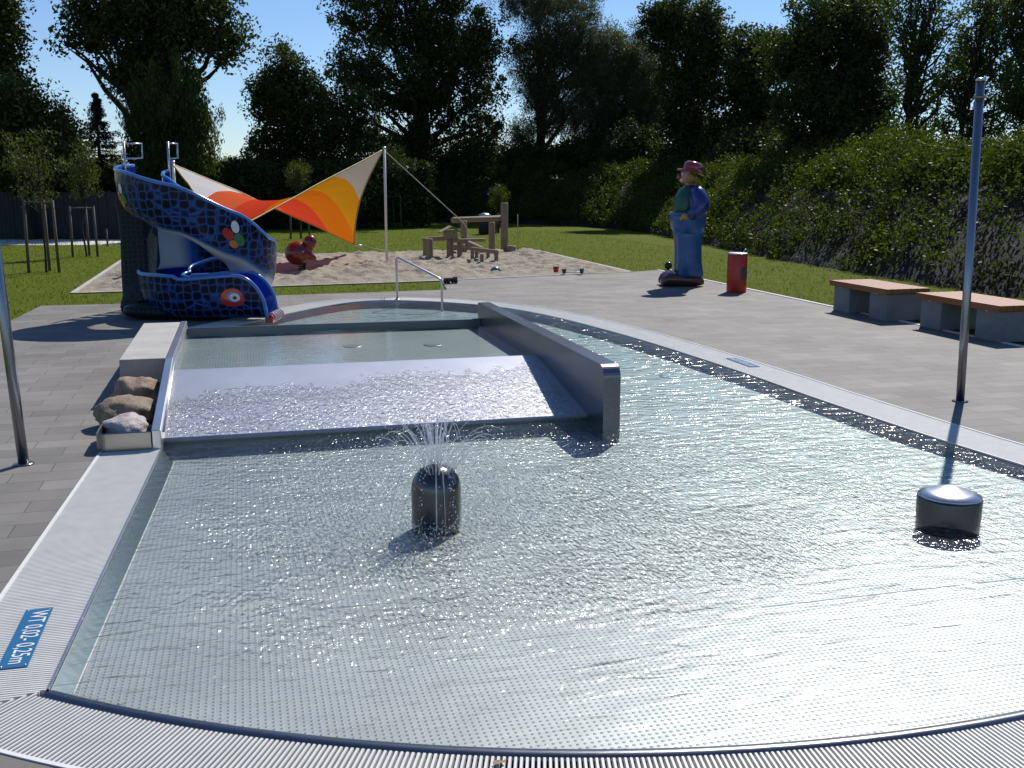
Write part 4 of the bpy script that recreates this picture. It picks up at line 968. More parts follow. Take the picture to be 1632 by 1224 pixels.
# red mouth lip with pale teeth lines
mb = MB(); rows = []
for i in range(7):
    a = PI * i / 6; rows.append([Vector((1.32 + .05 + .05 * math.cos(a) - .0, -R0 - .36 + .72 * k / 10, .085 + .055 * math.sin(a) - .02 * abs(k - 5) / 5)) for k in range(11)])
mb.grid(rows, 0, True); mb.box((1.28, -R0 - .34, .0), (1.40, -R0 + .34, .075)); mb.build('mouth_lip', M['red'], slide)
mb = MB()
for k in range(-2, 3):
    mb = MB(); mb.tube([(1.33, -R0 + k * .13, .135), (1.385, -R0 + k * .13, .147), (1.425, -R0 + k * .13, .11), (1.43, -R0 + k * .13, .03)], .013, 6); mb.build('tooth_stripe', M['white'], slide)

# ------------------------------------------------------------------ shade sail
Rh = cf(-3.36, 27.7, 2.93); Lh = cf(-7.72, 24, 2.50); Ln = cf(-6.35, 21.6, .82); Lf = cf(-4.42, 29.2, .38)
N_ = 48; me = bpy.data.meshes.new('fabric'); vs = []; fs = []; uvs = []
for i in range(N_ + 1):
    for j in range(N_ + 1):
        a, b = i / N_, j / N_                                  # a: towards Rh from Lf.. ; corners: (0,0)Lh (1,1)Rh (1,0)Ln (0,1)Lf
        p_ = Lh * (1 - a) * (1 - b) + Rh * a * b + Ln * a * (1 - b) + Lf * (1 - a) * b
        c = (Lh + Rh + Ln + Lf) / 4
        pinch = .55 * (4 * a * (1 - a) * (1 - abs(2 * b - 1)) * 0 + (a * (1 - a) * abs(2 * b - 1) ** 3 + b * (1 - b) * abs(2 * a - 1) ** 3))
        p_ = p_.lerp(c, pinch * .75)
        p_ = p_ + Vector((0, 0, .018 * math.sin(a * 40 + b * 9) * abs(2 * a - 1) * b * (1 - b) * 3 + .02 * noise.noise(Vector((a * 9, b * 5, 0)))))
        vs.append(p_); uvs.append((a, b))
for i in range(N_):
    for j in range(N_): k = i * (N_ + 1) + j; fs.append((k, k + 1, k + N_ + 2, k + N_ + 1))
sail = empty('shade_sail', Lh); tag(sail, 'four-cornered shade sail striped white, red, orange and yellow over the sand', 'shade sail'); org = Vector(sail.location)
me.from_pydata([v - org for v in vs], [], fs); me.materials.append(M['fabric']); me.polygons.foreach_set('use_smooth', [True] * len(fs))
uvl = me.uv_layers.new(name='UVMap'); 
for l in me.loops: uvl.data[l.index].uv = uvs[l.vertex_index]
o = bpy.data.objects.new('fabric', me); col.objects.link(o); o.parent = sail
mb = MB(); W_ = N_ + 1
for seq in ([i * W_ for i in range(W_)], [i * W_ + N_ for i in range(W_)], list(range(W_)), [N_ * W_ + j for j in range(W_)]): mb.tube([vs[i] - org for i in seq], .018, 5)
mb.build('hem', M['yellow'], sail)
for q in ((Lf, cf(-3.0, 30.3, 0)), (Rh, cf(-1.35, 29.5, .95), cf(-.85, 29.9, 0)), (Ln, cf(-6.0, 20.6, 0))):
    mb = MB(); mb.tube([x - org for x in q], .012, 5); mb.build('guy_rope', M['rope'], sail)
mb = MB(); mb.tube([Lf - org, Lf - org + Vector((.28, 0, -.05))], .03, 6); mb.build('shackle', M['steel'], sail)
for q, lb in ((Rh, 'white steel pole holding the right peak of the shade sail'), (Lh, 'steel pole behind the slide holding the left peak of the sail')):
    rt = empty('sail_pole', (q.x + .03, q.y + .03, 0)); tag(rt, lb, 'pole'); mb = MB(); mb.tube([(0, 0, -.1), (0, 0, q.z + .04)], .034, 12); mb.build('pole', M['trim'], rt)
    mb = MB(); mb.ell((0, 0, q.z + .05), (.05, .05, .03)); mb.build('cap', M['steel'], rt)

# ------------------------------------------------------------------ timber water play frame
def P3(px, py, d): return cf((px - 816) * d / F, d, CH + (HZP - py) * d / F)
play = empty('timber_play_frame', cf(-1, 29.8, 0), 0); tag(play, 'weathered timber water play frame with posts, beam and channels in the sand', 'play frame'); po = Vector(play.location)
def log(name, a, b, r):
    mb = MB(); a = a - po; b = b - po; m = a.lerp(b, .5); d = (b - a).normalized()
    mb.tube([a, a + d * .02, m, b - d * .03, b], [r * .94, r, r * .97, r, r * .86], 12); return mb.build(name, M['logwood'], play)
def post(px, ytop, d, r=.09): k = d / F; x = (px - 816) * k; return log('post', cf(x, d, -.1), cf(x, d, CH + (HZP - ytop) * k), r)
post(804, 322, 31.2, .115); post(740, 350, 30.0, .09); post(784, 352, 31.6, .10); post(718, 372, 28.6, .10); post(680, 377, 29.2, .095); post(686, 378, 28.4, .085); post(733, 380, 28.6, .07); post(741, 382, 29.8, .06)
log('beam', P3(722, 349, 30.2), P3(799, 346, 31.3), .085); log('beam', P3(684, 379, 28.9), P3(722, 376, 28.9), .07)
log('channel', P3(722, 381, 28.4), P3(774, 380, 28.6), .05); log('channel', P3(722, 391, 29.2), P3(752, 391, 29.4), .09)
post(753, 396, 27.4, .05); post(768, 402, 26.9, .05); post(791, 396, 26.9, .055); post(778, 398, 28.0, .05); post(760, 398, 28.4, .05)
log('channel', P3(752, 394, 27.4), P3(794, 399, 26.9), .055); log('channel', P3(745, 384, 28.6), P3(770, 396, 27.4), .08); log('post', P3(800, 398, 30.8), P3(790, 400, 29.5), .06)
log('stump', cf(-.02, 31.0, -.05), cf(-.02, 31.0, .24), .15)
mb = MB(); hx = cf(-1.68, 28.5, 0) - po     # small pitched roof house on the post
for sg in (-1, 1):
    a = hx + Vector((0, 0, .93)); mb.add([a + Vector((0, -.22, 0)), a + Vector((0, .22, 0)), a + Vector((sg * .30, .22, -.16)), a + Vector((sg * .30, -.22, -.16)), a + Vector((0, -.22, -.03)), a + Vector((0, .22, -.03)), a + Vector((sg * .30, .22, -.19)), a + Vector((sg * .30, -.22, -.19))], [(0, 1, 2, 3), (4, 7, 6, 5), (0, 3, 7, 4), (2, 1, 5, 6), (3, 2, 6, 7)])
mb.build('roof', M['logwood'], play)
mb = MB(); mb.box((hx.x - .17, hx.y - .14, .58), (hx.x + .17, hx.y + .14, .80)); mb.build('house_box', M['logwood'], play, .01)
mb = MB(); q = cf(.17, 31.4, 0) - po; mb.tube([(q.x, q.y, 0), (q.x, q.y, 1.15)], .012, 5); mb.build('hanging_rope', M['rope'], play)

# ------------------------------------------------------------------ red ladybird-like rider
q = cf(-4.95, 24.3, 0); rt = empty('spring_rider', q, -T); tag(rt, 'dark red ball-shaped spring rider with round head in the sand', 'spring rider')
mb = MB(); mb.ell((-.05, 0, .47), (.30, .27, .28), 28, 18); mb.build('body', M['maroon'], rt)
mb = MB(); mb.ell((.24, 0, .72), (.155, .14, .17), 22, 14, rot=Matrix.Rotation(.3, 3, 'Y')); mb.build('head', M['maroon'], rt)
mb = MB(); mb.tube([(.12, 0, .50), (.2, 0, .6), (.25, 0, .70)], [.15, .13, .10], 12); mb.tube([(.10, 0, .42), (.24, 0, .40), (.36, 0, .32)], [.15, .11, .05], 12); mb.build('chest', M['maroon'], rt)
mb = MB(); mb.tube([(.30, -.11, .76), (.33, -.15, .77)], [.03, .02], 8); mb.tube([(.30, .11, .76), (.33, .15, .77)], [.03, .02], 8); mb.build('eye', M['black'], rt)
mb = MB(); mb.tube([(.12, -.28, .52), (.12, .28, .52)], .02, 8); mb.build('handle', M['steel'], rt)
mb = MB(); mb.tube([(.05 + .09 * math.cos(a * .7), .09 * math.sin(a * .7), .02 + a * .0063) for a in range(0, 40)], .018, 6); mb.build('spring', M['black'], rt)
mb = MB(); mb.lathe((.05, 0, 0), [(.28, 0), (.28, .04), (.2, .05)], 18); mb.build('base_plate', M['rider'], rt)

# ------------------------------------------------------------------ clown statue
q = cf(3.62, 21.4, 0); st = empty('clown_statue', q, -T); tag(st, 'tall painted clown statue in red hat, blue jacket and baggy blue trousers', 'statue')
# faces -x (to the left in the photo); y is its shoulder axis
mb = MB()
for sy in (-.17, .17):
    secs = [((.03, sy, .20), .27, .17), ((.02, sy, .24), .28, .19), ((.0, sy, .5), .255, .18), ((-.01, sy, .8), .25, .185), ((-.02, sy * .9, 1.02), .27, .21), ((-.02, sy * .6, 1.18), .32, .27)]
    mb.loft(secs, 28)
secs = [((-.02, 0, 1.08), .29, .38), ((-.03, 0, 1.22), .345, .42), ((-.035, 0, 1.36), .37, .44), ((-.03, 0, 1.46), .36, .43), ((-.03, 0, 1.50), .33, .40)]
mb.loft(secs, 32); mb.build('trousers', M['trousers'], st)
mb = MB(); n_ = 40
mb.tube([(-.03 + .365 * math.cos(2 * PI * k / n_), .435 * math.sin(2 * PI * k / n_), 1.47) for k in range(n_)], .028, 8, closed=True); mb.build('waist_hoop', M['trousers'], st)
mb = MB(); secs = [((-.10, 0, 1.40), .22, .30), ((-.11, 0, 1.6), .23, .30), ((-.09, 0, 1.8), .22, .28), ((-.05, 0, 1.95), .17, .24), ((-.02, 0, 2.03), .10, .12)]
mb.loft(secs, 28); mb.build('vest', M['vest'], st)
mb = MB(); secs = [((.08, 0, 1.38), .23, .33), ((.09, 0, 1.6), .24, .35), ((.08, 0, 1.8), .22, .34), ((.05, 0, 1.93), .17, .29), ((.02, 0, 2.04), .09, .12)]
mb.loft(secs, 28); mb.build('jacket', M['jacket'], st)
for sy in (-1, 1):
    mb = MB(); mb.tube([(.05, sy * .27, 1.97), (.10, sy * .36, 1.88), (.15, sy * .43, 1.72), (.15, sy * .46, 1.60), (.06, sy * .46, 1.50), (-.08, sy * .43, 1.44)], [.10, .15, .165, .16, .13, .10], 16); mb.build('sleeve', M['jacket'], st)
    mb = MB(); mb.ell((-.15, sy * .41, 1.42), (.085, .05, .07), 14, 10)
    for f_ in range(4): mb.tube([(-.19, sy * (.38 + .018 * f_), 1.43 - .012 * f_), (-.235, sy * (.38 + .018 * f_), 1.40 - .012 * f_), (-.24, sy * (.375 + .018 * f_), 1.35)], [.017, .015, .011], 7)
    mb.tube([(-.13, sy * .37, 1.46), (-.17, sy * .35, 1.49), (-.20, sy * .35, 1.48)], [.02, .016, .012], 7); mb.build('hand', M['yellow'], st)
mb = MB(); mb.tube([(0, 0, 1.98), (-.04, 0, 2.08), (-.06, 0, 2.15)], [.09, .075, .08], 14); mb.ell((-.07, 0, 2.22), (.135, .125, .165), 22, 16)
mb.ell((-.16, 0, 2.13), (.05, .06, .05), 12, 8); mb.ell((-.05, -.125, 2.2), (.03, .015, .04), 10, 6); mb.ell((-.05, .125, 2.2), (.03, .015, .04), 10, 6); mb.build('head', M['skin'], st)
mb = MB(); mb.ell((-.185, 0, 2.14), (.035, .07, .045), 14, 8); mb.ell((-.175, -.045, 2.255), (.025, .032, .035), 10, 8); mb.ell((-.175, .045, 2.255), (.025, .032, .035), 10, 8); mb.build('face_paint', M['white'], st)
mb = MB(); mb.ell((-.235, 0, 2.205), (.05, .05, .05), 14, 10); mb.tube([(-.22, -.04, 2.125), (-.226, 0, 2.115), (-.22, .04, 2.125)], .012, 8); mb.build('nose', M['red'], st)
mb = MB(); mb.ell((-.197, -.045, 2.255), (.01, .014, .018), 8, 6); mb.ell((-.197, .045, 2.255), (.01, .014, .018), 8, 6); mb.build('eye', M['black'], st)
mb = MB(); mb.ell((.03, 0, 2.17), (.12, .15, .10), 18, 10, bump=.35, sc=6); mb.ell((-.02, -.12, 2.17), (.09, .06, .10), 12, 8, bump=.35, sc=6, seed=3); mb.ell((-.02, .12, 2.17), (.09, .06, .10), 12, 8, bump=.35, sc=6, seed=5); mb.build('hair', M['hair'], st)
RT = Matrix.Rotation(.22, 3, 'Y')
mb = MB(); prof = [(.27, 0), (.285, .015), (.27, .04), (.19, .06), (.195, .12), (.185, .19), (.13, .235), (.03, .245)]
tmp = MB(); tmp.lathe((0, 0, 0), prof, 28)
mb.add([RT @ Vector((x + (.03 if z > .05 else 0), y, z + .06 * (abs(y) / .3) ** 2 * (1 if z < .04 else 0))) + Vector((-.01, 0, 2.275)) for x, y, z in tmp.v], tmp.f, 0, True); mb.build('hat', M['hat'], st)
for sy in (-.17, .17):
    mb = MB(); pts = [((.30, sy, .09), .06, .10), ((.2, sy, .12), .12, .13), ((.0, sy, .13), .13, .14), ((-.25, sy, .14), .14, .16), ((-.42, sy, .15), .145, .18), ((-.52, sy, .12), .11, .15), ((-.57, sy, .09), .04, .08)]
    vs2 = []; n_ = 18
    for c, rz_, ry_ in pts:
        for k in range(n_):
            a = 2 * PI * k / n_; vs2.append((c[0], c[1] + ry_ * math.cos(a), max(.012, c[2] + rz_ * math.sin(a))))
    fs2 = [(i * n_ + k, i * n_ + (k + 1) % n_, (i + 1) * n_ + (k + 1) % n_, (i + 1) * n_ + k) for i in range(len(pts) - 1) for k in range(n_)] + [tuple(range(n_))[::-1], tuple((len(pts) - 1) * n_ + k for k in range(n_))]
    mb.add(vs2, fs2, 0, True); sh = mb.build('shoe', M['shoe'], st)
    mb = MB(); mb.tube([(-.30, sy - .1, .27), (-.33, sy, .31), (-.30, sy + .1, .27)], .02, 8); mb.tube([(-.20, sy - .1, .28), (-.22, sy, .31), (-.20, sy + .1, .28)], .02, 8); mb.build('lace', M['cream'], sh)
# ball on lawn
mb = MB(); mb.ell((0, 0, .085), (.095, .095, .095), 20, 14); o = mb.build('ball', M['black']); o.location = at(1065, 429); tag(o, 'small shiny black ball on the lawn left of the clown statue', 'ball')

# ------------------------------------------------------------------ red bin
q = cf(4.36, 20.1, 0); rt = empty('waste_bin', q, -T); tag(rt, 'red cylindrical waste bin with metal rim beside the clown statue', 'bin')
mb = MB(); mb.lathe((0, 0, 0), [(.185, .0), (.19, .015), (.19, .72), (.183, .73)], 32); mb.build('bin_body', M['binred'], rt)
mb = MB(); mb.lathe((0, 0, .732), [(.195, 0), (.2, .008), (.2, .02), (.17, .028), (.06, .022)], 32); mb.build('rim', M['steel'], rt)
mb = MB(); mb.tube([(.13, 0, .755), (.13, 0, .82), (.16, 0, .83)], .009, 6); mb.tube([(.10, .05, .755), (.13, .0, .80)], .006, 6); mb.build('handle', M['steel'], rt)
mb = MB(); rows = [[(math.cos(a) * .1935, math.sin(a) * .1935, z) for a in [math.radians(-78 + 52 * k / 10) for k in range(11)]] for z in (.25, .50)]
mb.grid(rows, 0, True); mb.build('label_plate', M['darkgrey'], rt)

# ------------------------------------------------------------------ benches
def bench(x0, x1, y0, y1, label):
    rt = empty('park_bench', ((x0 + x1) / 2, (y0 + y1) / 2, 0)); tag(rt, label, 'bench', 'concrete and timber benches beside the paving')
    c = Vector(rt.location); hx, hy = (x1 - x0) / 2, (y1 - y0) / 2
    mb = MB(); n_ = 7; w_ = 2 * hx / n_
    for k in range(n_): mb.box((-hx + k * w_ + .004, -hy, .425), (-hx + (k + 1) * w_ - .004, hy, .50))
    mb.box((-hx - .012, -hy - .0, .415), (-hx + .001, hy, .502)); mb.build('seat', M['benchwood'], rt, .004)
    for s in (-1, 1):
        mb = MB(); yc = s * (hy - .28); mb.box((-hx + .05, yc - .23, 0), (hx - .02, yc + .23, .415)); mb.build('leg', M['concd'], rt, .01)
    mb = MB()
    for s in (-1, 1): mb.box((-hx + .02, s * (hy - .28) - .02, .40), (-hx + .045, s * (hy - .28) + .02, .414))
    mb.build('bracket', M['steel'], rt)
bench(10.14, 10.90, 5.27, 6.85, 'timber-topped concrete bench nearer the red bin'); bench(10.30, 11.06, 3.0, 4.76, 'timber-topped concrete bench partly behind the right steel pole')

# ------------------------------------------------------------------ poles
def pole(loc, h, lean, label):
    rt = empty('steel_pole', loc); tag(rt, label, 'pole', 'steel poles beside the pool')
    mb = MB(); mb.tube([(0, 0, 0), (lean * .25, 0, h * .25), (lean, 0, h)], .039, 20); mb.build('pole', M['pole'], rt)
    mb = MB(); mb.lathe((lean * .945, 0, h * .945), [(.045, 0), (.056, .005), (.056, .022), (.045, .027)], 20); mb.build('collar', M['darkrefl_steel'], rt)
    mb = MB(); mb.lathe((lean, 0, h), [(.044, -.01), (.046, 0), (.03, .016), (.004, .02)], 20); mb.build('cap', M['steel'], rt)
    mb = MB(); mb.lathe((0, 0, .002), [(.075, 0), (.075, .006), (.046, .012)], 20); mb.build('base_flange', M['darkrefl_steel'], rt)
pole(at(1530, 640), 3.02, -.07, 'tall bluish steel pole right of the pool by the benches'); pole(at(38, 740), 3.12, -.11, 'steel pole at the left edge of the photo on paving')
# hand rail in the back pool
rt = empty('pool_handrail', (3.46, 10.0, 0)); tag(rt, 'bent steel tube handrail at the back edge of the pool', 'handrail'); c = Vector(rt.location)
a = Vector((3.38, 10.18, -.05)); b = Vector((4.06, 9.40, -.3)); ta = a.copy(); ta.z = .78; tb = b.copy(); tb.z = .42
def bend(pts, r=.06, n=5):
    out = [pts[0]]
    for p0, p1, p2 in zip(pts[:-2], pts[1:-1], pts[2:]):
        u1 = (p0 - p1).normalized() * r; u2 = (p2 - p1).normalized() * r
        for k in range(n + 1): t = k / n; out.append((p1 + u1) * (1 - t) ** 2 + p1 * 2 * t * (1 - t) + (p1 + u2) * t * t)
    return out + [pts[-1]]
mb = MB(); mb.tube([q - c for q in bend([a, ta, tb, b], .09, 6)], .021, 12); mb.build('rail', M['steel'], rt)
mb = MB(); mb.lathe(Vector((a.x, a.y, .001)) - c, [(.05, 0), (.05, .008), (.022, .012)], 16); mb.build('flange', M['steel'], rt)

# ------------------------------------------------------------------ concrete block, tray, stones
mb = MB(); mb.box((-.50, 1.96, 0), (-.076, 4.68, .42)); o = mb.build('concrete_block', M['conc'], None, .008); tag(o, 'long pale concrete block beside the raised basin', 'concrete block')
tr_ = empty('stone_tray', (-.26, .9, 0)); tag(tr_, 'low steel tray with rounded front holding stones beside the ramp', 'tray'); c = Vector(tr_.location)
def tray():
    mb = MB(); pts = [(-.075, 0.0)]; R = .05
    pth = [(-.076, 0)] + [(-.47 + R - R * math.sin(PI / 2 * k / 6), R - R * math.cos(PI / 2 * k / 6)) for k in range(7)] + [(-.47, .35)]
    rows = []
    for dz, off in ((0, .0), (.13, .0), (.15, .006), (.152, .016), (.145, .022), (.02, .022)):
        r_ = offset(pth, -off); rows.append([Vector((p[0], p[1], dz)) - c for p in r_])
    mb.grid(rows, 0, False); return mb
o = tray().build('front_panel', M['traysteel'], tr_)
mb = MB(); mb.box((-.46 - c.x, .02 - c.y, .004), (-.08 - c.x, 1.94 - c.y, .03)); mb.build('tray_floor', M['gutter'], tr_)
rng = np.random.default_rng(21); mb = MB()
for _ in range(420):
    x, y = -.45 + .36 * rng.random(), .04 + 1.88 * rng.random(); r = .012 + .02 * rng.random()
    mb.ell((x, y, .03 + .03 * rng.random()), (r, r * (.7 + .5 * rng.random()), r * .7), 6, 4, rot=Matrix.Rotation(rng.random() * 3, 3, 'Z'))
tag(mb.build('gravel', M['gravel']), 'loose gravel between the stones in the steel tray', kind='stuff')
def stone(c, r, mat, rz, tilt, seed, label):
    mb = MB(); Rm = Matrix.Rotation(rz, 3, 'Z') @ Matrix.Rotation(tilt, 3, 'X'); n, m = 44, 28; vs = []; fs = []
    for i in range(m + 1):
        ph = -PI / 2 + PI * i / m
        for k in range(n):
            a = 2 * PI * k / n; d = Vector((math.cos(ph) * math.cos(a), math.cos(ph) * math.sin(a), math.sin(ph))); s = Vector((seed * 3.1, 0, 0))
            f = 1 + .22 * noise.noise(d * 1.4 + s) + .09 * noise.noise(d * 3.5 + s) + .03 * noise.noise(d * 9 + s) + .012 * noise.noise(d * 22 + s)
            vs.append(Rm @ Vector((d.x * r[0] * f, d.y * r[1] * f, d.z * r[2] * f)))
    for i in range(m):
        for k in range(n): fs.append((i * n + k, i * n + (k + 1) % n, (i + 1) * n + (k + 1) % n, (i + 1) * n + k))
    mb.add(vs, fs, 0, True); o = mb.build('boulder', M[mat]); o.location = c; tag(o, label, 'stone', 'boulders in the steel tray')
stone((-.30, .36, .095), (.19, .20, .125), 'stone1', .2, 0, 1, 'pinkish-grey rough boulder frontmost in the steel tray')
stone((-.34, .92, .11), (.27, .25, .15), 'stone2', .25, .05, 2, 'smooth brown boulder in the middle of the tray')
stone((-.31, 1.52, .14), (.25, .27, .20), 'stone3', .1, -.1, 3, 'rust-brown boulder against the concrete block')
stone((-.14, 1.15, .08), (.08, .09, .06), 'stone2', .8, 0, 4, 'small brown stone wedged beside the middle boulder')

# ------------------------------------------------------------------ fountain dome, drum, spray
rt = empty('fountain_dome', (DOME[0], DOME[1], 0)); tag(rt, 'domed steel bubbler spraying water jets in the middle of the pool', 'fountain'); zb_ = zfloor(DOME[1])
mb = MB(); r = .160; H_ = .335; prof = [(r * .93, zb_), (r, zb_ + .03), (r, H_ - .16)] + [(r * math.cos(PI / 2 * k / 10) ** .9 if k < 10 else .004, H_ - .16 + .16 * math.sin(PI / 2 * k / 10)) for k in range(1, 11)]
mb.lathe((0, 0, 0), prof, 48); mb.build('dome_body', M['dome_darkrefl'], rt)
mb = MB()
for ring_i, (rr, zz, n_) in enumerate(((.03, .343, 6), (.075, .33, 10), (.115, .295, 14))):
    for k in range(n_): a = 2 * PI * k / n_ + ring_i; mb = MB(); mb.ell((rr * math.cos(a), rr * math.sin(a), zz), (.006, .006, .004), 8, 5); mb.build('nozzle', M['gutter'], rt)
rt = empty('steel_drum', (DRUM[0], DRUM[1], 0)); tag(rt, 'short round steel drum with conical cap in the pool at right', 'water feature'); zb_ = zfloor(DRUM[1])
mb = MB(); r = .195; mb.lathe((0, 0, 0), [(r * .97, zb_), (r * .98, .0), (r, .03), (r, .135), (r * .985, .152)], 48); mb.build('drum_body', M['dome_darkrefl'], rt)
mb = MB(); mb.lathe((0, 0, 0), [(r * .984, .153), (r * .96, .165), (r * .7, .184), (r * .35, .205), (.03, .218), (.002, .220)], 48); mb.build('drum_cap', M['steel'], rt)

rng = np.random.default_rng(77); mb = MB(); G = 9.81; drops = []
for i in range(64):
    a = rng.random() * 2 * PI; rr = (.03, .075, .115)[i % 3]; el = math.radians((84, 70, 57)[i % 3] + rng.normal() * 5); v0 = 2.2 + .3 * rng.random()
    if i % 3 == 2: v0 *= .95
    p0 = Vector((DOME[0] + rr * math.cos(a), DOME[1] + rr * math.sin(a), (.345, .333, .30)[i % 3]))
    vx = v0 * math.cos(el); vz = v0 * math.sin(el); tmax = (vz + math.sqrt(vz * vz + 2 * G * (p0.z + .02))) / G; tb_ = tmax * (.38 + .3 * rng.random())
    f = lambda t: p0 + Vector((math.cos(a) * vx * t, math.sin(a) * vx * t, vz * t - .5 * G * t * t))
    mb.tube([f(tb_ * k / 9) for k in range(10)], [.0030 - .0012 * k / 9 for k in range(10)], 5)
    for t in np.linspace(tb_ * .95, tmax * .99, 13): drops.append((f(t + rng.normal() * .006) + Vector(rng.normal(size=3)) * .009, .0022 + .0022 * rng.random()))
for ang, el_, v_, rad in ((-1.75, 68, 1.25, .0042), (-1.45, 75, 1.0, .0036), (-2.6, 62, 1.55, .0034), (-.6, 60, 1.6, .003)):
    p0 = Vector((DOME[0] + .09 * math.cos(ang), DOME[1] + .09 * math.sin(ang), .325)); vx = v_ * math.cos(math.radians(el_)); vz = v_ * math.sin(math.radians(el_)); tm = (vz + math.sqrt(vz * vz + 2 * G * .34)) / G
    mb.tube([p0 + Vector((math.cos(ang) * vx * t, math.sin(ang) * vx * t, vz * t - .5 * G * t * t)) for t in np.linspace(0, tm, 18)], [rad * (.6 + .6 * rng.random()) for _k in range(18)], 6)
for _ in range(2400):                                    # splash crown above the surface
    a = rng.random() * 2 * PI; d = .2 + abs(rng.normal()) * .5; h = -.02 + abs(rng.normal()) * .035
    if d > 1.6: continue
    drops.append((Vector((DOME[0] + d * math.cos(a), DOME[1] + d * math.sin(a), h)), .0018 + .003 * rng.random() ** 2))
V = []; FA = []
base_o = [Vector(q) for q in ((1, 0, 0), (-1, 0, 0), (0, 1, 0), (0, -1, 0), (0, 0, 1), (0, 0, -1))]; of = [(0, 2, 4), (2, 1, 4), (1, 3, 4), (3, 0, 4), (2, 0, 5), (1, 2, 5), (3, 1, 5), (0, 3, 5)]
for c_, r_ in drops: mb.ell(c_, (r_, r_, r_ * 1.3), 6, 4)
tag(mb.build('water_spray', M['spray']), 'fine jets and droplets of water over the steel dome', kind='stuff')

# ------------------------------------------------------------------ depth signs
def text_obj(body, size, mat, parent, loc, ext=.0006):
    cu = bpy.data.curves.new('lettering', 'FONT'); cu.body = body; cu.size = size; cu.align_x = 'CENTER'; cu.align_y = 'CENTER'; cu.extrude = ext
    t = bpy.data.objects.new('tmp', cu); col.objects.link(t); dg = bpy.context.evaluated_depsgraph_get(); me = bpy.data.meshes.new_from_object(t.evaluated_get(dg))
    bpy.data.objects.remove(t); me.materials.clear(); me.materials.append(mat); o = bpy.data.objects.new('lettering', me); col.objects.link(o); o.parent = parent; o.location = loc; return o
def sign(x, y, rz, L, W, label):
    rt = empty('depth_sign', (x, y, .0035), rz); tag(rt, label, 'sign', 'water depth signs on the rim')
    mb = MB(); mb.box((-L / 2, -W / 2, 0), (L / 2, W / 2, .003)); mb.build('plate', M['signblue'], rt)
    t = text_obj('WT 0,02- 0,25m', .105, M['white'], rt, (0, .008, .0042)); w_ = t.dimensions.x; 
    sc = L * .90 / (max(v.co.x for v in t.data.vertices) - min(v.co.x for v in t.data.vertices)); t.scale = (sc, sc * 1.25, 1)
    for sx_ in (-1, 1):
        for sy in (-1, 1): mb = MB(); mb.lathe((sx_ * (L / 2 - .016), sy * (W / 2 - .013), .003), [(.006, 0), (.005, .003)], 10); mb.build('screw', M['steel'], rt)
sign(-.365, -3.53, -PI / 2, .66, .125, 'blue water depth sign on the white rim at lower left')
sign(6.37, 2.51, PI / 2, .62, .13, 'small water depth sign on the far right rim of the pool')

# ------------------------------------------------------------------ toys
def cone_bucket(px, py, r, h, mat, name, label, tip=0):
    q = at(px, py); rt = empty(name, (q.x, q.y, .03)); tag(rt, label, 'toy bucket', 'sand toys left on the pit edge'); rt.rotation_euler = (tip, 0, .4)
    mb = MB(); mb.lathe((0, 0, 0), [(r * .7, 0), (r * .72, .004), (r, h), (r * 1.06, h), (r * 1.06, h - .012), (r * .96, h - .01), (r * .68, .02)], 18); mb.build('bucket_body', M[mat], rt)
    mb = MB(); mb.tube([(r * math.cos(a), 0, h + r * .9 * math.sin(a)) for a in [PI * k / 10 for k in range(11)]], .005, 5); mb.build('handle', M['white'], rt)
cone_bucket(886, 436, .075, .13, 'red', 'sand_bucket', 'small bright red toy bucket at the front edge of the sand'); cone_bucket(899, 438, .055, .10, 'darkgrey', 'sand_bucket', 'small dark toy bucket just right of the red bucket'); cone_bucket(927, 438, .055, .11, 'teal', 'sand_bucket', 'grey-green toy bucket rightmost of the sand toys')
q = at(913, 438); rt = empty('sand_shovel', (q.x, q.y, .04)); tag(rt, 'white plastic toy shovel lying between the two dark buckets', 'toy shovel')
mb = MB(); mb.tube([(-.18, 0, .02), (.08, .01, .02)], .012, 6); mb.build('handle', M['white'], rt); mb = MB(); mb.ell((.14, .01, .02), (.08, .055, .014), 12, 6); mb.build('blade', M['white'], rt)
q = at(790, 434); rt = empty('sand_mould', (q.x, q.y, .03)); tag(rt, 'teal toy mould lying in front of the timber frame', 'toy')
mb = MB(); mb.lathe((0, 0, 0), [(.13, 0), (.11, .06), (.05, .1), (.02, .11)], 9); mb.build('mould', M['teal'], rt); mb = MB(); mb.ell((.1, 0, .03), (.06, .03, .02), 10, 6); mb.build('grip', M['teal'], rt)
q = at(718, 452); rt = empty('toy_truck', (q.x, q.y, 0), .3); tag(rt, 'small dark toy truck on the paving by the handrail', 'toy truck')
mb = MB(); mb.box((-.14, -.06, .05), (.06, .06, .12)); mb.build('truck_bed', M['black'], rt, .01); mb = MB(); mb.box((.065, -.055, .05), (.15, .055, .14), taper=.008); mb.build('cab', M['maroon'], rt, .01)
for x in (-.09, .09):
    for y in (-.07, .07):
        mb = MB(); mb.tube([(x, y - .015, .04), (x, y + .015, .04)], .04, 12); mb.build('wheel', M['black'], rt)
# two dry leaves on the paving in the foreground
mb = MB(); q = at(795, 1219); mb.grid([[(-.02, -.01, .004), (0, -.014, .012), (.022, -.006, .005)], [(-.024, .004, .007), (0, .002, .004), (.026, .006, .011)], [(-.012, .014, .01), (.002, .017, .006), (.018, .013, .004)]])
o = mb.build('dry_leaf', M['logwood']); o.location = (q.x, q.y, .004); tag(o, 'curled dry brown leaf on the front grating at the bottom edge', 'leaf')

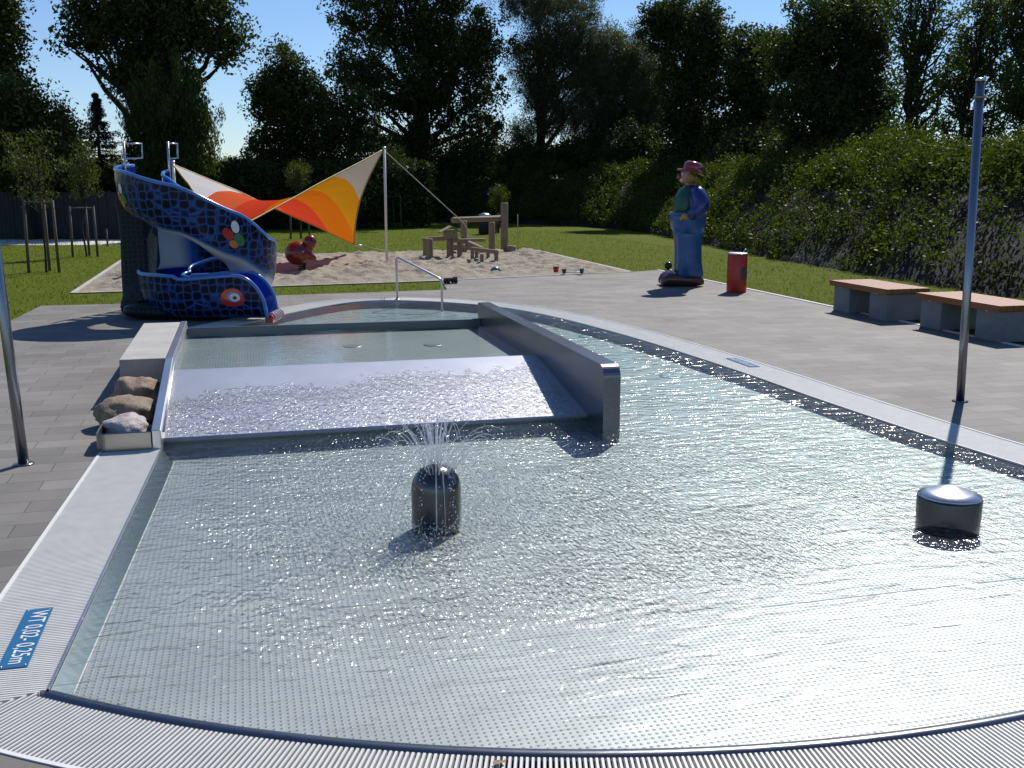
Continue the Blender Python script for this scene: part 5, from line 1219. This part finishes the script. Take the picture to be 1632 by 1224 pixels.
# ------------------------------------------------------------------ sky, sun, camera
SAZ = math.radians(24) + T; SEL = math.radians(46)
w = bpy.data.worlds.new('World'); scene.world = w; w.use_nodes = True; nt = w.node_tree; nt.nodes.clear()
sk = nt.nodes.new('ShaderNodeTexSky'); sk.sky_type = 'NISHITA'; sk.sun_disc = False; sk.sun_elevation = SEL; sk.sun_rotation = SAZ
sk.air_density = 1.0; sk.dust_density = .0; sk.ozone_density = 3.5
bg = nt.nodes.new('ShaderNodeBackground'); bg.inputs['Strength'].default_value = .10; ow = nt.nodes.new('ShaderNodeOutputWorld')
mxw = nt.nodes.new('ShaderNodeMix'); mxw.data_type = 'RGBA'; mxw.blend_type = 'MULTIPLY'; mxw.inputs[0].default_value = 1; mxw.inputs[7].default_value = (.84, .94, 1.12, 1); nt.links.new(sk.outputs[0], mxw.inputs[6]); nt.links.new(mxw.outputs[2], bg.inputs['Color']); nt.links.new(bg.outputs[0], ow.inputs['Surface'])
ld = bpy.data.lights.new('sun', 'SUN'); ld.energy = 5.0; ld.angle = math.radians(.53); ld.color = (1, .965, .91)
lo = bpy.data.objects.new('sun', ld); col.objects.link(lo)
sd = Vector((math.sin(SAZ) * math.cos(SEL), math.cos(SAZ) * math.cos(SEL), math.sin(SEL))); lo.rotation_euler = sd.to_track_quat('Z', 'Y').to_euler(); lo.location = (20, 20, 30)
cd = bpy.data.cameras.new('camera'); cd.sensor_width = 36; cd.lens = F / 1632 * 36; cd.clip_end = 1000; cd.clip_start = .05
co = bpy.data.objects.new('camera', cd); col.objects.link(co); co.location = (CX, CY, CH); co.rotation_euler = (PI / 2 - P, 0, -T); scene.camera = co
scene.view_settings.view_transform = 'Standard'; scene.view_settings.look = 'None'; scene.view_settings.gamma = 1; scene.view_settings.exposure = .0
cy = scene.cycles; cy.use_denoising = True; cy.max_bounces = 8; cy.transparent_max_bounces = 24; cy.transmission_bounces = 6; cy.glossy_bounces = 4; cy.diffuse_bounces = 3; cy.sample_clamp_indirect = 4; cy.caustics_reflective = False
